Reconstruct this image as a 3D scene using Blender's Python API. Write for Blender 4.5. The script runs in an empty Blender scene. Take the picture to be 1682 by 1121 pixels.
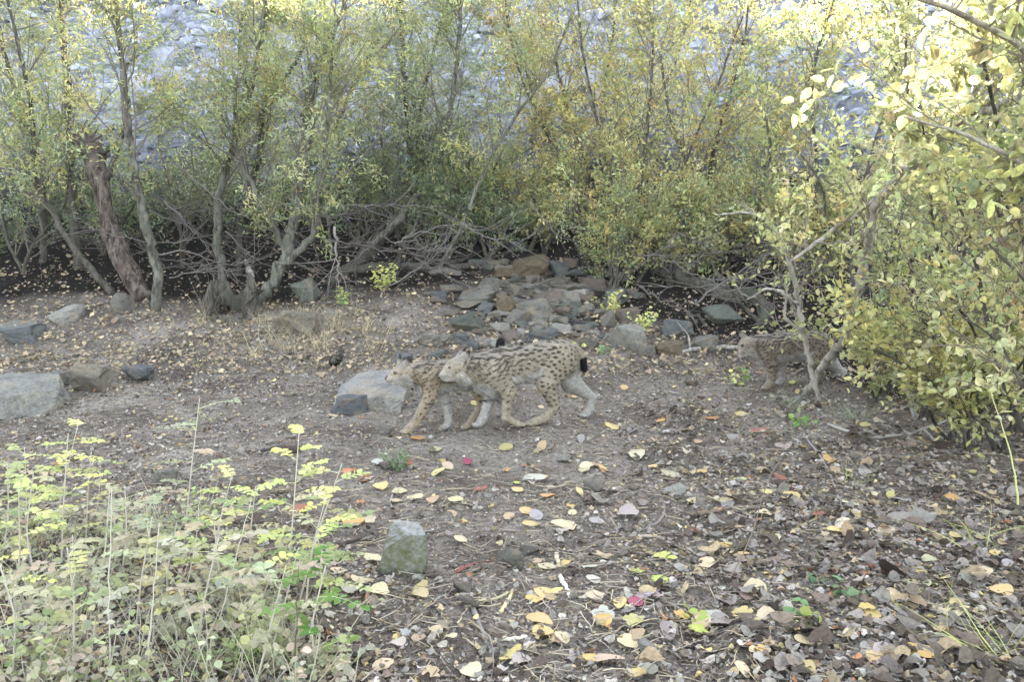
import bpy, bmesh, math, random
import numpy as np
from mathutils import Vector, Matrix

sc = bpy.context.scene
COL = sc.collection
R = math.radians

# ------------------------------------------------------------------ camera
FPX, CX, CY, CAMH = 1300.0, 841.0, 560.5, 1.1      # focal length in photo pixels, image centre, eye height
PITCH = math.atan(90.5 / FPX)
cam_d = bpy.data.cameras.new("camera")
cam = bpy.data.objects.new("camera", cam_d); COL.objects.link(cam)
cam_d.sensor_width = 36.0; cam_d.lens = 36.0 * FPX / 1682.0
cam_d.clip_start = 0.05; cam_d.clip_end = 500
cam.location = (0, 0, CAMH); cam.rotation_euler = (math.pi / 2 - PITCH, 0, 0)
sc.camera = cam

# ------------------------------------------------------------------ light
SUN_EL, SUN_AZ = 22.6, 14.0                        # azimuth from +Y towards +X
w = bpy.data.worlds.new("World"); sc.world = w; w.use_nodes = True
nt = w.node_tree; nt.nodes.clear()
sky = nt.nodes.new("ShaderNodeTexSky"); sky.sky_type = 'NISHITA'; sky.sun_disc = False
sky.sun_elevation = R(SUN_EL); sky.sun_rotation = R(SUN_AZ); sky.air_density = 1.0; sky.dust_density = 1.5
hs = nt.nodes.new("ShaderNodeHueSaturation"); hs.inputs['Saturation'].default_value = 0.46
bg = nt.nodes.new("ShaderNodeBackground"); bg.inputs['Strength'].default_value = 0.115
wo = nt.nodes.new("ShaderNodeOutputWorld")
nt.links.new(sky.outputs[0], hs.inputs['Color']); nt.links.new(hs.outputs[0], bg.inputs[0]); nt.links.new(bg.outputs[0], wo.inputs[0])
sun_d = bpy.data.lights.new("sun", 'SUN'); sun_d.energy = 5.0; sun_d.angle = R(0.5); sun_d.color = (1, 0.93, 0.8)
sun = bpy.data.objects.new("sun", sun_d); COL.objects.link(sun)
sdir = Vector((math.sin(R(SUN_AZ)) * math.cos(R(SUN_EL)), math.cos(R(SUN_AZ)) * math.cos(R(SUN_EL)), math.sin(R(SUN_EL))))
sun.rotation_euler = sdir.to_track_quat('Z', 'Y').to_euler(); sun.location = (0, 0, 30)
sc.view_settings.view_transform = 'Standard'; sc.view_settings.look = 'None'
sc.view_settings.exposure = 3.68; sc.view_settings.gamma = 1.0
sc.cycles.max_bounces = 6; sc.cycles.diffuse_bounces = 3; sc.cycles.transmission_bounces = 4
sc.cycles.use_denoising = True

# ------------------------------------------------------------------ helpers
rng = np.random.default_rng(7)
random.seed(7)

class Waves:                                        # smooth noise: sum of random sines
    def __init__(s, scale, n, seed):
        r = np.random.default_rng(seed)
        a = r.uniform(0, 2 * np.pi, n); k = 2 * np.pi / (scale * r.uniform(0.6, 1.6, n))
        s.kx, s.ky, s.ph = k * np.cos(a), k * np.sin(a), r.uniform(0, 2 * np.pi, n); s.n = n
    def __call__(s, x, y):
        x = np.asarray(x, float); y = np.asarray(y, float)
        o = np.zeros(np.broadcast(x, y).shape)
        for kx, ky, ph in zip(s.kx, s.ky, s.ph): o = o + np.sin(kx * x + ky * y + ph)
        return o / math.sqrt(s.n)

W_s, W_m, W_l, W_h, W_b, W_r = Waves(.35, 9, 1), Waves(1.1, 9, 2), Waves(3.5, 8, 3), Waves(5, 8, 4), Waves(1.3, 10, 5), Waves(12, 7, 6)
_py = np.array([-60, 0, 4.5, 6, 8, 9, 10.2, 11.5, 13, 22, 31, 34, 80.])
_pz = np.array([0, 0, 0, .10, .30, .60, 1.02, 1.45, 2.3, 8.2, 13.1, 13.4, 13.4])
_ty = np.linspace(-60, 80, 5601); _tz = np.interp(_ty, _py, _pz)
_k = np.exp(-np.linspace(-2.5, 2.5, 41) ** 2 / 2); _k /= _k.sum(); _tz = np.convolve(np.pad(_tz, 20, mode='edge'), _k, 'valid')
def H(x, y):
    x = np.asarray(x, float); y = np.asarray(y, float)
    z = np.interp(y, _ty, _tz)
    far = np.clip((y - 7) / 3, 0, 1); hill = np.clip((y - 13) / 5, 0, 1); near = np.clip((y - 1) / 2, 0, 1)
    z = z + .010 * W_s(x, y) + .018 * W_m(x, y) * near + .05 * W_l(x, y) * far
    z = z + hill * (.40 * W_h(x, y) + .16 * W_b(x, y))
    crest = np.clip((y - 22) / 9, 0, 1)             # ridge: higher on the left, a saddle towards the right
    z = z + crest * (np.clip(-(x - 6) / 20, -.6, 1.2) * 1.6 + .25 * W_r(x, y))
    return z
def DARK(x, y):                                     # painted shade: how far the ground colour darkens under the shrubs
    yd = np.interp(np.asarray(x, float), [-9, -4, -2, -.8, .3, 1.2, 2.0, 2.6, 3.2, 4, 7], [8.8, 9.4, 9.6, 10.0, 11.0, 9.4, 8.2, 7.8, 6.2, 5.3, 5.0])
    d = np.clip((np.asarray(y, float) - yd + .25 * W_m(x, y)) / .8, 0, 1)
    pile = 1.5 - 1.2 * (((np.asarray(x, float) - .45) / 1.45) ** 2 + ((np.asarray(y, float) - 9.8) / .95) ** 2)   # shade painted black into the gaps between the piled rocks
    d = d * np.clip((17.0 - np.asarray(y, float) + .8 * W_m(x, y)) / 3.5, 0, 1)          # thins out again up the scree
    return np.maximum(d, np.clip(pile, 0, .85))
def H1(x, y): return float(H(x, y))

def ray(px, py):
    a, b = (px - CX) / FPX, (CY - py) / FPX
    return np.array([a, math.cos(PITCH) + b * math.sin(PITCH), -math.sin(PITCH) + b * math.cos(PITCH)])
EYE = np.array([0, 0, CAMH])
def P(px, py, Y):                                   # photo pixel at a given depth
    r = ray(px, py); return EYE + r * (Y / r[1])
def G(px, py):                                      # photo pixel to the ground it shows
    r = ray(px, py); r = r / r[1]; prev = .5
    for i in range(1, 800):
        t = .5 + i * .05; p = EYE + r * t
        if p[2] < H(p[0], p[1]):
            a, b = prev, t
            for _ in range(18):
                m = (a + b) / 2; q = EYE + r * m
                if q[2] < H(q[0], q[1]): b = m
                else: a = m
            q = EYE + r * b; return np.array([q[0], q[1], H1(q[0], q[1])])
        prev = t
    return EYE + r * 20

class MB:                                           # mesh builder on numpy arrays
    def __init__(s): s.v, s.f, s.c, s.n = [], [], [], 0
    def add(s, v, f, c=None):
        v = np.asarray(v, float); s.v.append(v)
        for ff in (f if isinstance(f, list) else [f]): s.f.append(np.asarray(ff, np.int64) + s.n)
        if c is None: c = (1, 1, 1)
        c = np.asarray(c, float)
        s.c.append(np.broadcast_to(c, (len(v), 3)) if c.ndim == 1 else c); s.n += len(v)
    def tube(s, pts, rad, sides=6, c=None, cap=True, rough=0, seed=0):
        pts = np.asarray(pts, float); n = len(pts); rad = np.broadcast_to(np.asarray(rad, float), (n,))
        t = np.gradient(pts, axis=0); t /= np.linalg.norm(t, axis=1, keepdims=True) + 1e-9
        ref = np.array([.31, .17, .94]) if abs(t[:, 2]).mean() < .8 else np.array([.94, .2, .28])
        a = np.cross(t, ref); a /= np.linalg.norm(a, axis=1, keepdims=True) + 1e-9; b = np.cross(t, a)
        th = np.arange(sides) * 2 * np.pi / sides
        R2 = np.ones((n, sides))
        if rough:
            g_ = np.random.default_rng(seed).normal(size=(n, sides)); g_ = (g_ + np.roll(g_, 1, 1)) / 1.4
            for _ in range(2): g_[1:-1] = (g_[:-2] + g_[1:-1] * 1.2 + g_[2:]) / 2.4
            R2 = 1 + rough * g_
        v = pts[:, None] + (rad[:, None] * R2)[:, :, None] * (np.cos(th)[None, :, None] * a[:, None] + np.sin(th)[None, :, None] * b[:, None])
        i = np.arange(n - 1)[:, None] * sides; j = np.arange(sides)[None]; j2 = (j + 1) % sides
        q = np.stack([i + j, i + j2, i + sides + j2, i + sides + j], -1).reshape(-1, 4)
        f = [q]
        v = v.reshape(-1, 3)
        if cap:
            v = np.vstack([v, pts[0], pts[-1]]); k = n * sides; jj = np.arange(sides)
            f.append(np.stack([np.full(sides, k), (jj + 1) % sides, jj], -1))
            f.append(np.stack([np.full(sides, k + 1), (n - 1) * sides + jj, (n - 1) * sides + (jj + 1) % sides], -1))
        s.add(v, f, c)
    def leaves(s, pos, d, nrm, L, Wd, col, tpl):
        tv, tf = tpl; N = len(pos)
        if N == 0: return
        d = d / (np.linalg.norm(d, axis=1, keepdims=True) + 1e-9)
        side = np.cross(nrm, d); side /= np.linalg.norm(side, axis=1, keepdims=True) + 1e-9
        nn = np.cross(d, side)
        L = np.broadcast_to(L, (N,)); Wd = np.broadcast_to(Wd, (N,))
        v = pos[:, None] + tv[None, :, 0:1] * (L[:, None] * d)[:, None] + tv[None, :, 1:2] * (Wd[:, None] * side)[:, None] + tv[None, :, 2:3] * (L[:, None] * nn)[:, None]
        k = len(tv); f = (np.arange(N) * k)[:, None, None] + tf[None]
        s.add(v.reshape(-1, 3), f.reshape(-1, 3), np.repeat(np.asarray(col, float), k, axis=0))
    def build(s, name, mat, parent=None, smooth=False, loc=None):
        me = bpy.data.meshes.new(name)
        if s.v:
            v = np.concatenate(s.v)
            if loc is not None: v = v - np.asarray(loc)
            me.vertices.add(len(v)); me.vertices.foreach_set("co", v.astype(np.float32).ravel())
            lens = np.concatenate([np.full(len(f), f.shape[1]) for f in s.f]); lp = np.concatenate([f.ravel() for f in s.f])
            me.loops.add(len(lp)); me.loops.foreach_set("vertex_index", lp.astype(np.int32))
            me.polygons.add(len(lens)); st = np.concatenate([[0], np.cumsum(lens)[:-1]])
            me.polygons.foreach_set("loop_start", st.astype(np.int32))
            me.polygons.foreach_set("use_smooth", np.full(len(lens), smooth, dtype=bool))
            me.update(calc_edges=True)
            ca = me.color_attributes.new("col", 'FLOAT_COLOR', 'POINT')
            c = np.concatenate(s.c); c = np.hstack([c, np.ones((len(c), 1))]); ca.data.foreach_set("color", c.astype(np.float32).ravel())
        me.materials.append(mat)
        return link(name, me, parent, loc)

def link(name, me, parent=None, loc=None):
    o = bpy.data.objects.new(name, me); COL.objects.link(o)
    if loc is not None: o.location = [float(q) for q in loc]
    if parent is not None:
        o.parent = parent
        if loc is not None: o.location = (0, 0, 0)
    return o
def tag(o, label=None, cat=None, group=None, kind=None):
    if label: o['label'] = label
    if cat: o['category'] = cat
    if group: o['group'] = group
    if kind: o['kind'] = kind
    return o
def thing(name, label, cat, loc, group=None):
    o = bpy.data.objects.new(name, None); COL.objects.link(o); o.empty_display_size = .1
    o.location = [float(q) for q in loc]; return tag(o, label, cat, group)
def copy_tree(o, parent=None):
    c = o.copy(); COL.objects.link(c); c.parent = parent
    for ch in list(o.children): copy_tree(ch, c)
    return c

def pick(pal, n, r=rng, jit=.18, hue=.05):                   # colours for n leaves from a weighted palette
    wts = np.array([p[0] for p in pal], float); cs = np.array([p[1:] for p in pal], float)
    c = cs[r.choice(len(pal), n, p=wts / wts.sum())]
    return np.clip(c * (1 + jit * r.normal(size=(n, 1))) * (1 + hue * r.normal(size=(n, 3))), .005, .85)

def rint(r, a, b): return int(r.integers(a, b + 1))
_t = np.array
T_DIAM = (_t([[0, 0, 0], [.42, .5, .07], [1, 0, -.10], [.42, -.5, .07]]), _t([[0, 1, 2], [0, 2, 3]]))
T_OVAL = (_t([[0, 0, 0], [.18, .36, .05], [.5, .5, .08], [.82, .3, .03], [1, 0, -.10], [.82, -.3, .03], [.5, -.5, .08], [.18, -.36, .05]]),
          _t([[0, 1, 2], [0, 2, 3], [0, 3, 4], [0, 4, 5], [0, 5, 6], [0, 6, 7]]))
_a = np.arange(11) * 2 * np.pi / 11; _q = np.array([1, .93, 1.05, .9, 1, .84, 1.04, .95, .88, 1.03, .92])
T_CURL = (np.vstack([np.stack([.5 + .5 * np.cos(_a) * _q, .5 * np.sin(_a) * _q, .10 + .10 * np.sin(2 * _a + 1) + .06 * np.sin(3 * _a)], -1), [[.5, 0, 0]]]), np.stack([np.full(11, 11), np.arange(11), (np.arange(11) + 1) % 11], -1))

# ------------------------------------------------------------------ materials
def newmat(name):
    m = bpy.data.materials.new(name); m.use_nodes = True; n = m.node_tree; n.nodes.clear()
    out = n.nodes.new("ShaderNodeOutputMaterial"); return m, n, out
def node(n, t, **kw):
    x = n.nodes.new(t)
    for k, v in kw.items():
        if k in x.inputs: x.inputs[k].default_value = v
        else: setattr(x, k, v)
    return x
def noise(n, vec, scale, detail=4, rough=.6):
    x = node(n, "ShaderNodeTexNoise"); x.inputs['Scale'].default_value = scale; x.inputs['Detail'].default_value = detail; x.inputs['Roughness'].default_value = rough
    if vec is not None: n.links.new(vec, x.inputs['Vector'])
    return x
def ramp(n, fac, stops):
    x = node(n, "ShaderNodeValToRGB"); e = x.color_ramp.elements
    while len(e) < len(stops): e.new(.5)
    for el, (p, c) in zip(e, stops): el.position = p; el.color = (*c, 1)
    n.links.new(fac, x.inputs[0]); return x
def mix(n, a, b, fac, mode='MIX'):
    x = node(n, "ShaderNodeMix", data_type='RGBA', blend_type=mode)
    for s_, v in ((6, a), (7, b)):
        if isinstance(v, tuple): x.inputs[s_].default_value = (*v, 1)
        else: n.links.new(v, x.inputs[s_])
    if isinstance(fac, float): x.inputs[0].default_value = fac
    else: n.links.new(fac, x.inputs[0])
    return x.outputs[2]
def bump(n, h, strength, dist, bsdf):
    b = node(n, "ShaderNodeBump"); b.inputs['Strength'].default_value = strength; b.inputs['Distance'].default_value = dist
    n.links.new(h, b.inputs['Height']); n.links.new(b.outputs[0], bsdf.inputs['Normal'])

def leaf_material(name, trans=.45, rough=.55, use_obj=False, spec=.18, mottle=0):
    m, n, out = newmat(name)
    if use_obj:
        a = node(n, "ShaderNodeObjectInfo"); col = a.outputs['Color']
        tc = node(n, "ShaderNodeTexCoord"); nz = noise(n, tc.outputs['Object'], 40, 4)
        r_ = ramp(n, nz.outputs[0], [(.3, (.62, .58, .52)), (.62, (1.05, 1.05, 1.05))]); col = mix(n, col, r_.outputs[0], 1.0, 'MULTIPLY')
    else:
        a = node(n, "ShaderNodeAttribute", attribute_name="col"); col = a.outputs['Color']
        if mottle:
            tc = node(n, "ShaderNodeTexCoord"); nz = noise(n, tc.outputs['Object'], mottle, 5, .7); r_ = ramp(n, nz.outputs[0], [(.30, (.55, .52, .48)), (.52, (.95, .95, .95)), (.7, (1.15, 1.15, 1.15))]); col = mix(n, col, r_.outputs[0], 1.0, 'MULTIPLY')
    p = node(n, "ShaderNodeBsdfPrincipled"); n.links.new(col, p.inputs['Base Color']); p.inputs['Roughness'].default_value = rough
    p.inputs['Specular IOR Level'].default_value = spec
    t = node(n, "ShaderNodeBsdfTranslucent"); n.links.new(col, t.inputs[0])
    mx = node(n, "ShaderNodeMixShader"); mx.inputs[0].default_value = trans
    n.links.new(p.outputs[0], mx.inputs[1]); n.links.new(t.outputs[0], mx.inputs[2]); n.links.new(mx.outputs[0], out.inputs[0])
    return m
def col_material(name, rough=.85, bumpscale=0, spec=.2, dist=.004):
    m, n, out = newmat(name)
    a = node(n, "ShaderNodeAttribute", attribute_name="col")
    p = node(n, "ShaderNodeBsdfPrincipled"); p.inputs['Roughness'].default_value = rough; p.inputs['Specular IOR Level'].default_value = spec
    n.links.new(a.outputs[0], p.inputs[0]); n.links.new(p.outputs[0], out.inputs[0])
    if bumpscale:
        tc = node(n, "ShaderNodeTexCoord"); nz = noise(n, tc.outputs['Object'], bumpscale, 5); bump(n, nz.outputs[0], .6, dist, p)
    return m
def bark_material(name, c1, c2, c3, sc_=22):
    m, n, out = newmat(name)
    tc = node(n, "ShaderNodeTexCoord"); mp = node(n, "ShaderNodeMapping"); mp.inputs['Scale'].default_value = (1, 1, .28)
    n.links.new(tc.outputs['Object'], mp.inputs[0])
    a = noise(n, mp.outputs[0], sc_, 6, .7); b = noise(n, tc.outputs['Object'], 3.5, 3)
    r1 = ramp(n, a.outputs[0], [(.40, c1), (.58, c2)]); r2 = ramp(n, b.outputs[0], [(.48, (0, 0, 0)), (.66, (1, 1, 1))])
    col = mix(n, r1.outputs[0], c3, r2.outputs[0])
    p = node(n, "ShaderNodeBsdfPrincipled"); p.inputs['Roughness'].default_value = .95; p.inputs['Specular IOR Level'].default_value = .05
    n.links.new(col, p.inputs[0]); bump(n, a.outputs[0], .8, .012, p); n.links.new(p.outputs[0], out.inputs[0]); return m
def rock_material(name, moss=0.0):
    m, n, out = newmat(name)
    oi = node(n, "ShaderNodeObjectInfo"); tc = node(n, "ShaderNodeTexCoord")
    off = node(n, "ShaderNodeVectorMath", operation='ADD'); n.links.new(tc.outputs['Object'], off.inputs[0])
    sc3 = node(n, "ShaderNodeVectorMath", operation='SCALE'); n.links.new(oi.outputs['Location'], sc3.inputs[0]); sc3.inputs['Scale'].default_value = 3.7
    n.links.new(sc3.outputs[0], off.inputs[1]); v = off.outputs[0]
    a = noise(n, v, 7, 6, .65); b = noise(n, v, 45, 4, .7); c = noise(n, v, 2.4, 3)
    r1 = ramp(n, a.outputs[0], [(.3, (.55, .56, .60)), (.5, (.95, .95, .95)), (.72, (1.25, 1.17, 1.03))])
    col = mix(n, oi.outputs['Color'], r1.outputs[0], 1.0, 'MULTIPLY')
    r2 = ramp(n, b.outputs[0], [(.35, (.62, .62, .62)), (.6, (1.12, 1.12, 1.12))]); col = mix(n, col, r2.outputs[0], .8, 'MULTIPLY')
    r3 = ramp(n, c.outputs[0], [(.52, (0, 0, 0)), (.68, (.45, .45, .45))]); col = mix(n, col, (.20, .14, .075), r3.outputs[0])
    if moss:
        d = noise(n, v, 26, 5, .7); r4 = ramp(n, d.outputs[0], [(.36, (1, 1, 1)), (.60, (.35, .35, .35))])
        ge = node(n, "ShaderNodeNewGeometry"); sx = node(n, "ShaderNodeSeparateXYZ"); n.links.new(ge.outputs['Normal'], sx.inputs[0])
        rz = ramp(n, sx.outputs[2], [(.55, (1, 1, 1)), (.72, (0, 0, 0))])   # moss grows on the steep faces only
        mm = mix(n, r4.outputs[0], rz.outputs[0], 1.0, 'MULTIPLY'); col = mix(n, col, (.085, .088, .036), mm)
    p = node(n, "ShaderNodeBsdfPrincipled"); p.inputs['Roughness'].default_value = .82; p.inputs['Specular IOR Level'].default_value = .3
    n.links.new(col, p.inputs[0])
    ad = node(n, "ShaderNodeMath", operation='ADD'); n.links.new(a.outputs[0], ad.inputs[0])
    ml = node(n, "ShaderNodeMath", operation='MULTIPLY'); ml.inputs[1].default_value = .3; n.links.new(b.outputs[0], ml.inputs[0]); n.links.new(ml.outputs[0], ad.inputs[1])
    bump(n, ad.outputs[0], .9, .02, p); n.links.new(p.outputs[0], out.inputs[0]); return m

M = {}
M['leaf'] = leaf_material('tree_leaf', .5)
M['bigleaf'] = leaf_material('shrub_leaf', .5, .42, mottle=45)
M['seedling'] = leaf_material('seedling_leaf', .45, .5)
M['fallen'] = leaf_material('fallen_leaf', .2, .6, True, .3)
M['litter'] = leaf_material('leaf_litter', .12, .85, spec=.08, mottle=75)
M['dry'] = leaf_material('dry_grass', .3, .7, spec=.2)
M['bark'] = bark_material('willow_bark', (.035, .033, .027), (.145, .138, .112), (.085, .088, .066))
M['barkdark'] = bark_material('dark_bark', (.03, .027, .022), (.09, .08, .065), (.06, .06, .045))
M['barkpale'] = bark_material('pale_bark', (.16, .145, .12), (.36, .33, .28), (.22, .20, .165))
M['snag'] = bark_material('rotten_wood', (.022, .017, .014), (.13, .108, .088), (.055, .040, .032), 20)
M['twig'] = col_material('twig_bark', .95, spec=.05)
M['stem'] = col_material('plant_stem', .7)
M['rock'] = rock_material('slate')
M['moss'] = rock_material('mossy_stone', 1)
M['cat'] = col_material('lynx_coat', .9, 160, .12, .002)
M['hair'] = col_material('lynx_hair', .75, 0, .15)

def soil_material():
    m, n, out = newmat('soil'); tc = node(n, "ShaderNodeTexCoord"); v = tc.outputs['Object']
    a = noise(n, v, 1.3, 5, .6); b = noise(n, v, 28, 6, .75); c = noise(n, v, 110, 4, .7)
    r1 = ramp(n, a.outputs[0], [(.32, (.125, .108, .088)), (.5, (.22, .193, .16)), (.68, (.33, .295, .25))])
    r2 = ramp(n, b.outputs[0], [(.30, (.40, .38, .37)), (.52, (.95, .95, .95)), (.70, (1.4, 1.36, 1.3))])
    col = mix(n, r1.outputs[0], r2.outputs[0], 1.0, 'MULTIPLY')
    r3 = ramp(n, c.outputs[0], [(.36, (.55, .55, .55)), (.6, (1.2, 1.2, 1.2))]); col = mix(n, col, r3.outputs[0], .9, 'MULTIPLY')
    at = node(n, "ShaderNodeAttribute", attribute_name='col'); col = mix(n, col, (.017, .0145, .012), at.outputs['Fac'])   # shade under shrubs and among piled rocks, painted into the soil
    p = node(n, "ShaderNodeBsdfPrincipled"); p.inputs['Roughness'].default_value = 1.0; p.inputs['Specular IOR Level'].default_value = .02
    n.links.new(col, p.inputs[0])
    ad = node(n, "ShaderNodeMath", operation='ADD'); n.links.new(b.outputs[0], ad.inputs[0]); n.links.new(c.outputs[0], ad.inputs[1])
    bump(n, ad.outputs[0], 1.0, .02, p); n.links.new(p.outputs[0], out.inputs[0]); return m
def scree_material():
    m, n, out = newmat('scree'); tc = node(n, "ShaderNodeTexCoord"); v = tc.outputs['Object']
    vo = node(n, "ShaderNodeTexVoronoi"); vo.inputs['Scale'].default_value = 2.4; n.links.new(v, vo.inputs['Vector'])
    vb = node(n, "ShaderNodeTexVoronoi"); vb.inputs['Scale'].default_value = 6.5; n.links.new(v, vb.inputs['Vector'])
    a = noise(n, v, .5, 4); b = noise(n, v, 9, 5, .7)
    sp = node(n, "ShaderNodeSeparateXYZ"); n.links.new(vo.outputs['Color'], sp.inputs[0])
    r1 = ramp(n, sp.outputs[0], [(0, (.14, .147, .175)), (.6, (.25, .26, .305)), (1, (.34, .35, .40))])
    r2 = ramp(n, b.outputs[0], [(.3, (.55, .55, .56)), (.65, (1.15, 1.15, 1.15))]); col = mix(n, r1.outputs[0], r2.outputs[0], 1.0, 'MULTIPLY')
    r3 = ramp(n, a.outputs[0], [(.46, (0, 0, 0)), (.62, (.55, .55, .55))]); col = mix(n, col, (.10, .115, .07), r3.outputs[0])
    at = node(n, "ShaderNodeAttribute", attribute_name='col'); col = mix(n, col, (.016, .015, .016), at.outputs['Fac'])  # painted thicket shade carried on over the foot of the slope
    p = node(n, "ShaderNodeBsdfPrincipled"); p.inputs['Roughness'].default_value = .9; n.links.new(col, p.inputs[0])
    ad = node(n, "ShaderNodeMath", operation='ADD'); n.links.new(vo.outputs['Distance'], ad.inputs[0]); n.links.new(vb.outputs['Distance'], ad.inputs[1])
    bump(n, ad.outputs[0], 1.0, .25, p); n.links.new(p.outputs[0], out.inputs[0]); return m
M['soil'] = soil_material(); M['scree'] = scree_material()

# ------------------------------------------------------------------ setting
def sheet(name, xs, ys, mat):
    X, Y = np.meshgrid(xs, ys); Z = H(X, Y); nx, ny = len(xs), len(ys)
    i = np.arange(ny - 1)[:, None] * nx + np.arange(nx - 1)[None]
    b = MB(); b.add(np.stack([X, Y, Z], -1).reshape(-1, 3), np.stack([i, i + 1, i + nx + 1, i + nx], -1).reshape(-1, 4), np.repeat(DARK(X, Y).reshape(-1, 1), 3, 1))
    return tag(b.build(name, mat, smooth=True), kind='structure')
xs = np.concatenate([np.linspace(-60, -9, 52)[:-1], np.linspace(-9, 9, 361), np.linspace(9, 60, 52)[1:]])
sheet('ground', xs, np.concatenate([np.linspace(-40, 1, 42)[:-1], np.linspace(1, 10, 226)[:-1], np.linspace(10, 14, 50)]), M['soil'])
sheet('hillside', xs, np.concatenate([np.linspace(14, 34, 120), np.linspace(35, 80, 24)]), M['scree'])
# ------------------------------------------------------------------ auto labels for repeats
MARKS = []                                          # (name, point) things the labels can point at
ORD = ['nearest', 'second nearest', 'third nearest', 'fourth nearest', 'fifth nearest', 'sixth nearest', 'seventh nearest', 'eighth nearest', 'ninth nearest', 'tenth nearest', 'eleventh nearest', 'twelfth nearest']
PENDING = {}                                        # name -> [(obj, look, verb)]
def later(o, look, verb): PENDING.setdefault(o.name.split('.')[0], []).append((o, look, verb))
def where(p):
    best = min(MARKS, key=lambda m: (m[1][0] - p[0]) ** 2 + (m[1][1] - p[1]) ** 2)
    dx, dy = p[0] - best[1][0], p[1] - best[1][1]
    side = ('right of' if dx > 0 else 'left of') if abs(dx) > abs(dy) else ('behind' if dy > 0 else 'in front of')
    return side, best[0], math.hypot(dx, dy)
def finish_labels():
    for kind, lst in PENDING.items():
        groups = {}
        for o, look, verb in lst:
            s, m, d = where(o.location); groups.setdefault(f"{look} {verb} {s} {m}", []).append((d, o))
        for base, g in groups.items():
            g.sort(key=lambda q: q[0])
            for k, (d, o) in enumerate(g):
                o['label'] = base if len(g) == 1 else f"{base}, {ORD[min(k, 10)] if k < 11 else 'among the farthest'} to it"

# ------------------------------------------------------------------ rocks
_rock_cache = {}
def rock_mesh(seed, flat=0.0, detail=2):
    key = (seed, flat, detail)
    if key in _rock_cache: return _rock_cache[key]
    r = np.random.default_rng(seed); bm = bmesh.new()
    p = r.normal(size=(16, 3)); p /= np.linalg.norm(p, axis=1, keepdims=True)
    p = np.sign(p) * np.abs(p) ** r.uniform(.45, .75); p *= r.uniform(.82, 1.05, (16, 1))
    if flat: p[:, 2] = np.clip(p[:, 2], -.6, .6)
    p /= np.abs(p).max(axis=0)
    for q in p: bm.verts.new(q * .5)
    bmesh.ops.convex_hull(bm, input=bm.verts)
    for v in [v for v in bm.verts if not v.link_faces]: bm.verts.remove(v)
    bmesh.ops.dissolve_limit(bm, angle_limit=R(9), verts=bm.verts, edges=bm.edges)
    bmesh.ops.bevel(bm, geom=bm.edges[:], offset=.028, segments=1, affect='EDGES', profile=.6)
    bmesh.ops.triangulate(bm, faces=bm.faces)
    for _ in range(detail):
        bmesh.ops.subdivide_edges(bm, edges=[e for e in bm.edges if e.calc_length() > .10], cuts=1, use_grid_fill=True)
        bmesh.ops.triangulate(bm, faces=bm.faces)
    wv = [Waves(s_, 7, seed * 3 + i) for i, s_ in enumerate((.55, .2, .09))]
    bm.normal_update()
    for v in bm.verts:
        c = v.co; d = .022 * wv[0](c.x + c.z * .7, c.y - c.z * .6) + .011 * wv[1](c.x - c.z, c.y + c.z * .8) + .006 * wv[2](c.x + c.z, c.y - c.z)
        v.co = c + v.normal * float(d)
    me = bpy.data.meshes.new('stone'); bm.to_mesh(me); bm.free(); me.materials.append(M['rock']); _rock_cache[key] = me
    return me

C_GREY, C_BLUE, C_TAN, C_OCH, C_DARK, C_PALE, C_RED, C_GREEN = (.120, .112, .092), (.080, .085, .084), (.130, .115, .088), (.095, .073, .045), (.028, .029, .034), (.20, .192, .165), (.105, .084, .068), (.078, .085, .068)
CN = {C_GREY: 'grey', C_BLUE: 'bluish', C_TAN: 'tan', C_OCH: 'ochre', C_DARK: 'dark', C_PALE: 'pale', C_RED: 'reddish', C_GREEN: 'greenish'}
def rock(px, pb, wpx, hpx, color, label=None, seed=None, flat=0, mat=None, name='stone', group=None, dep=.85, yaw=None, tilt=None, detail=2, embed=.16, loc=None):
    seed = seed if seed is not None else rint(rng, 1, 9999)
    p = G(px, pb) if loc is None else loc; s = p[1] / FPX; r = np.random.default_rng(seed)
    me = rock_mesh(seed, flat, detail)
    if mat: me = me.copy(); me.materials.clear(); me.materials.append(mat)
    o = bpy.data.objects.new(name, me); COL.objects.link(o)
    wd, ht = wpx * s, hpx * s; full = ht * (1 + embed)
    o.scale = (wd, wd * dep, full)
    o.rotation_euler = (*(tilt if tilt is not None else r.uniform(-.16, .16, 2)), yaw if yaw is not None else r.uniform(-.35, .35))
    o.location = (p[0], p[1] + wd * dep * .3, p[2] + ht - full / 2)
    j = r.uniform(.85, 1.15); o.color = (color[0] * j, color[1] * j, color[2] * j, 1)
    tag(o, label, 'stone', group)
    if label is None: later(o, ('big ' if wpx > 38 else 'small ' if wpx < 20 else '') + CN.get(color, 'pale grey') + ' ' + ('slab' if flat else 'stone'), 'piled' if group == 'stones of the rock pile' else 'lying')
    return o

def point(px, pb): return G(px, pb)
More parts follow.
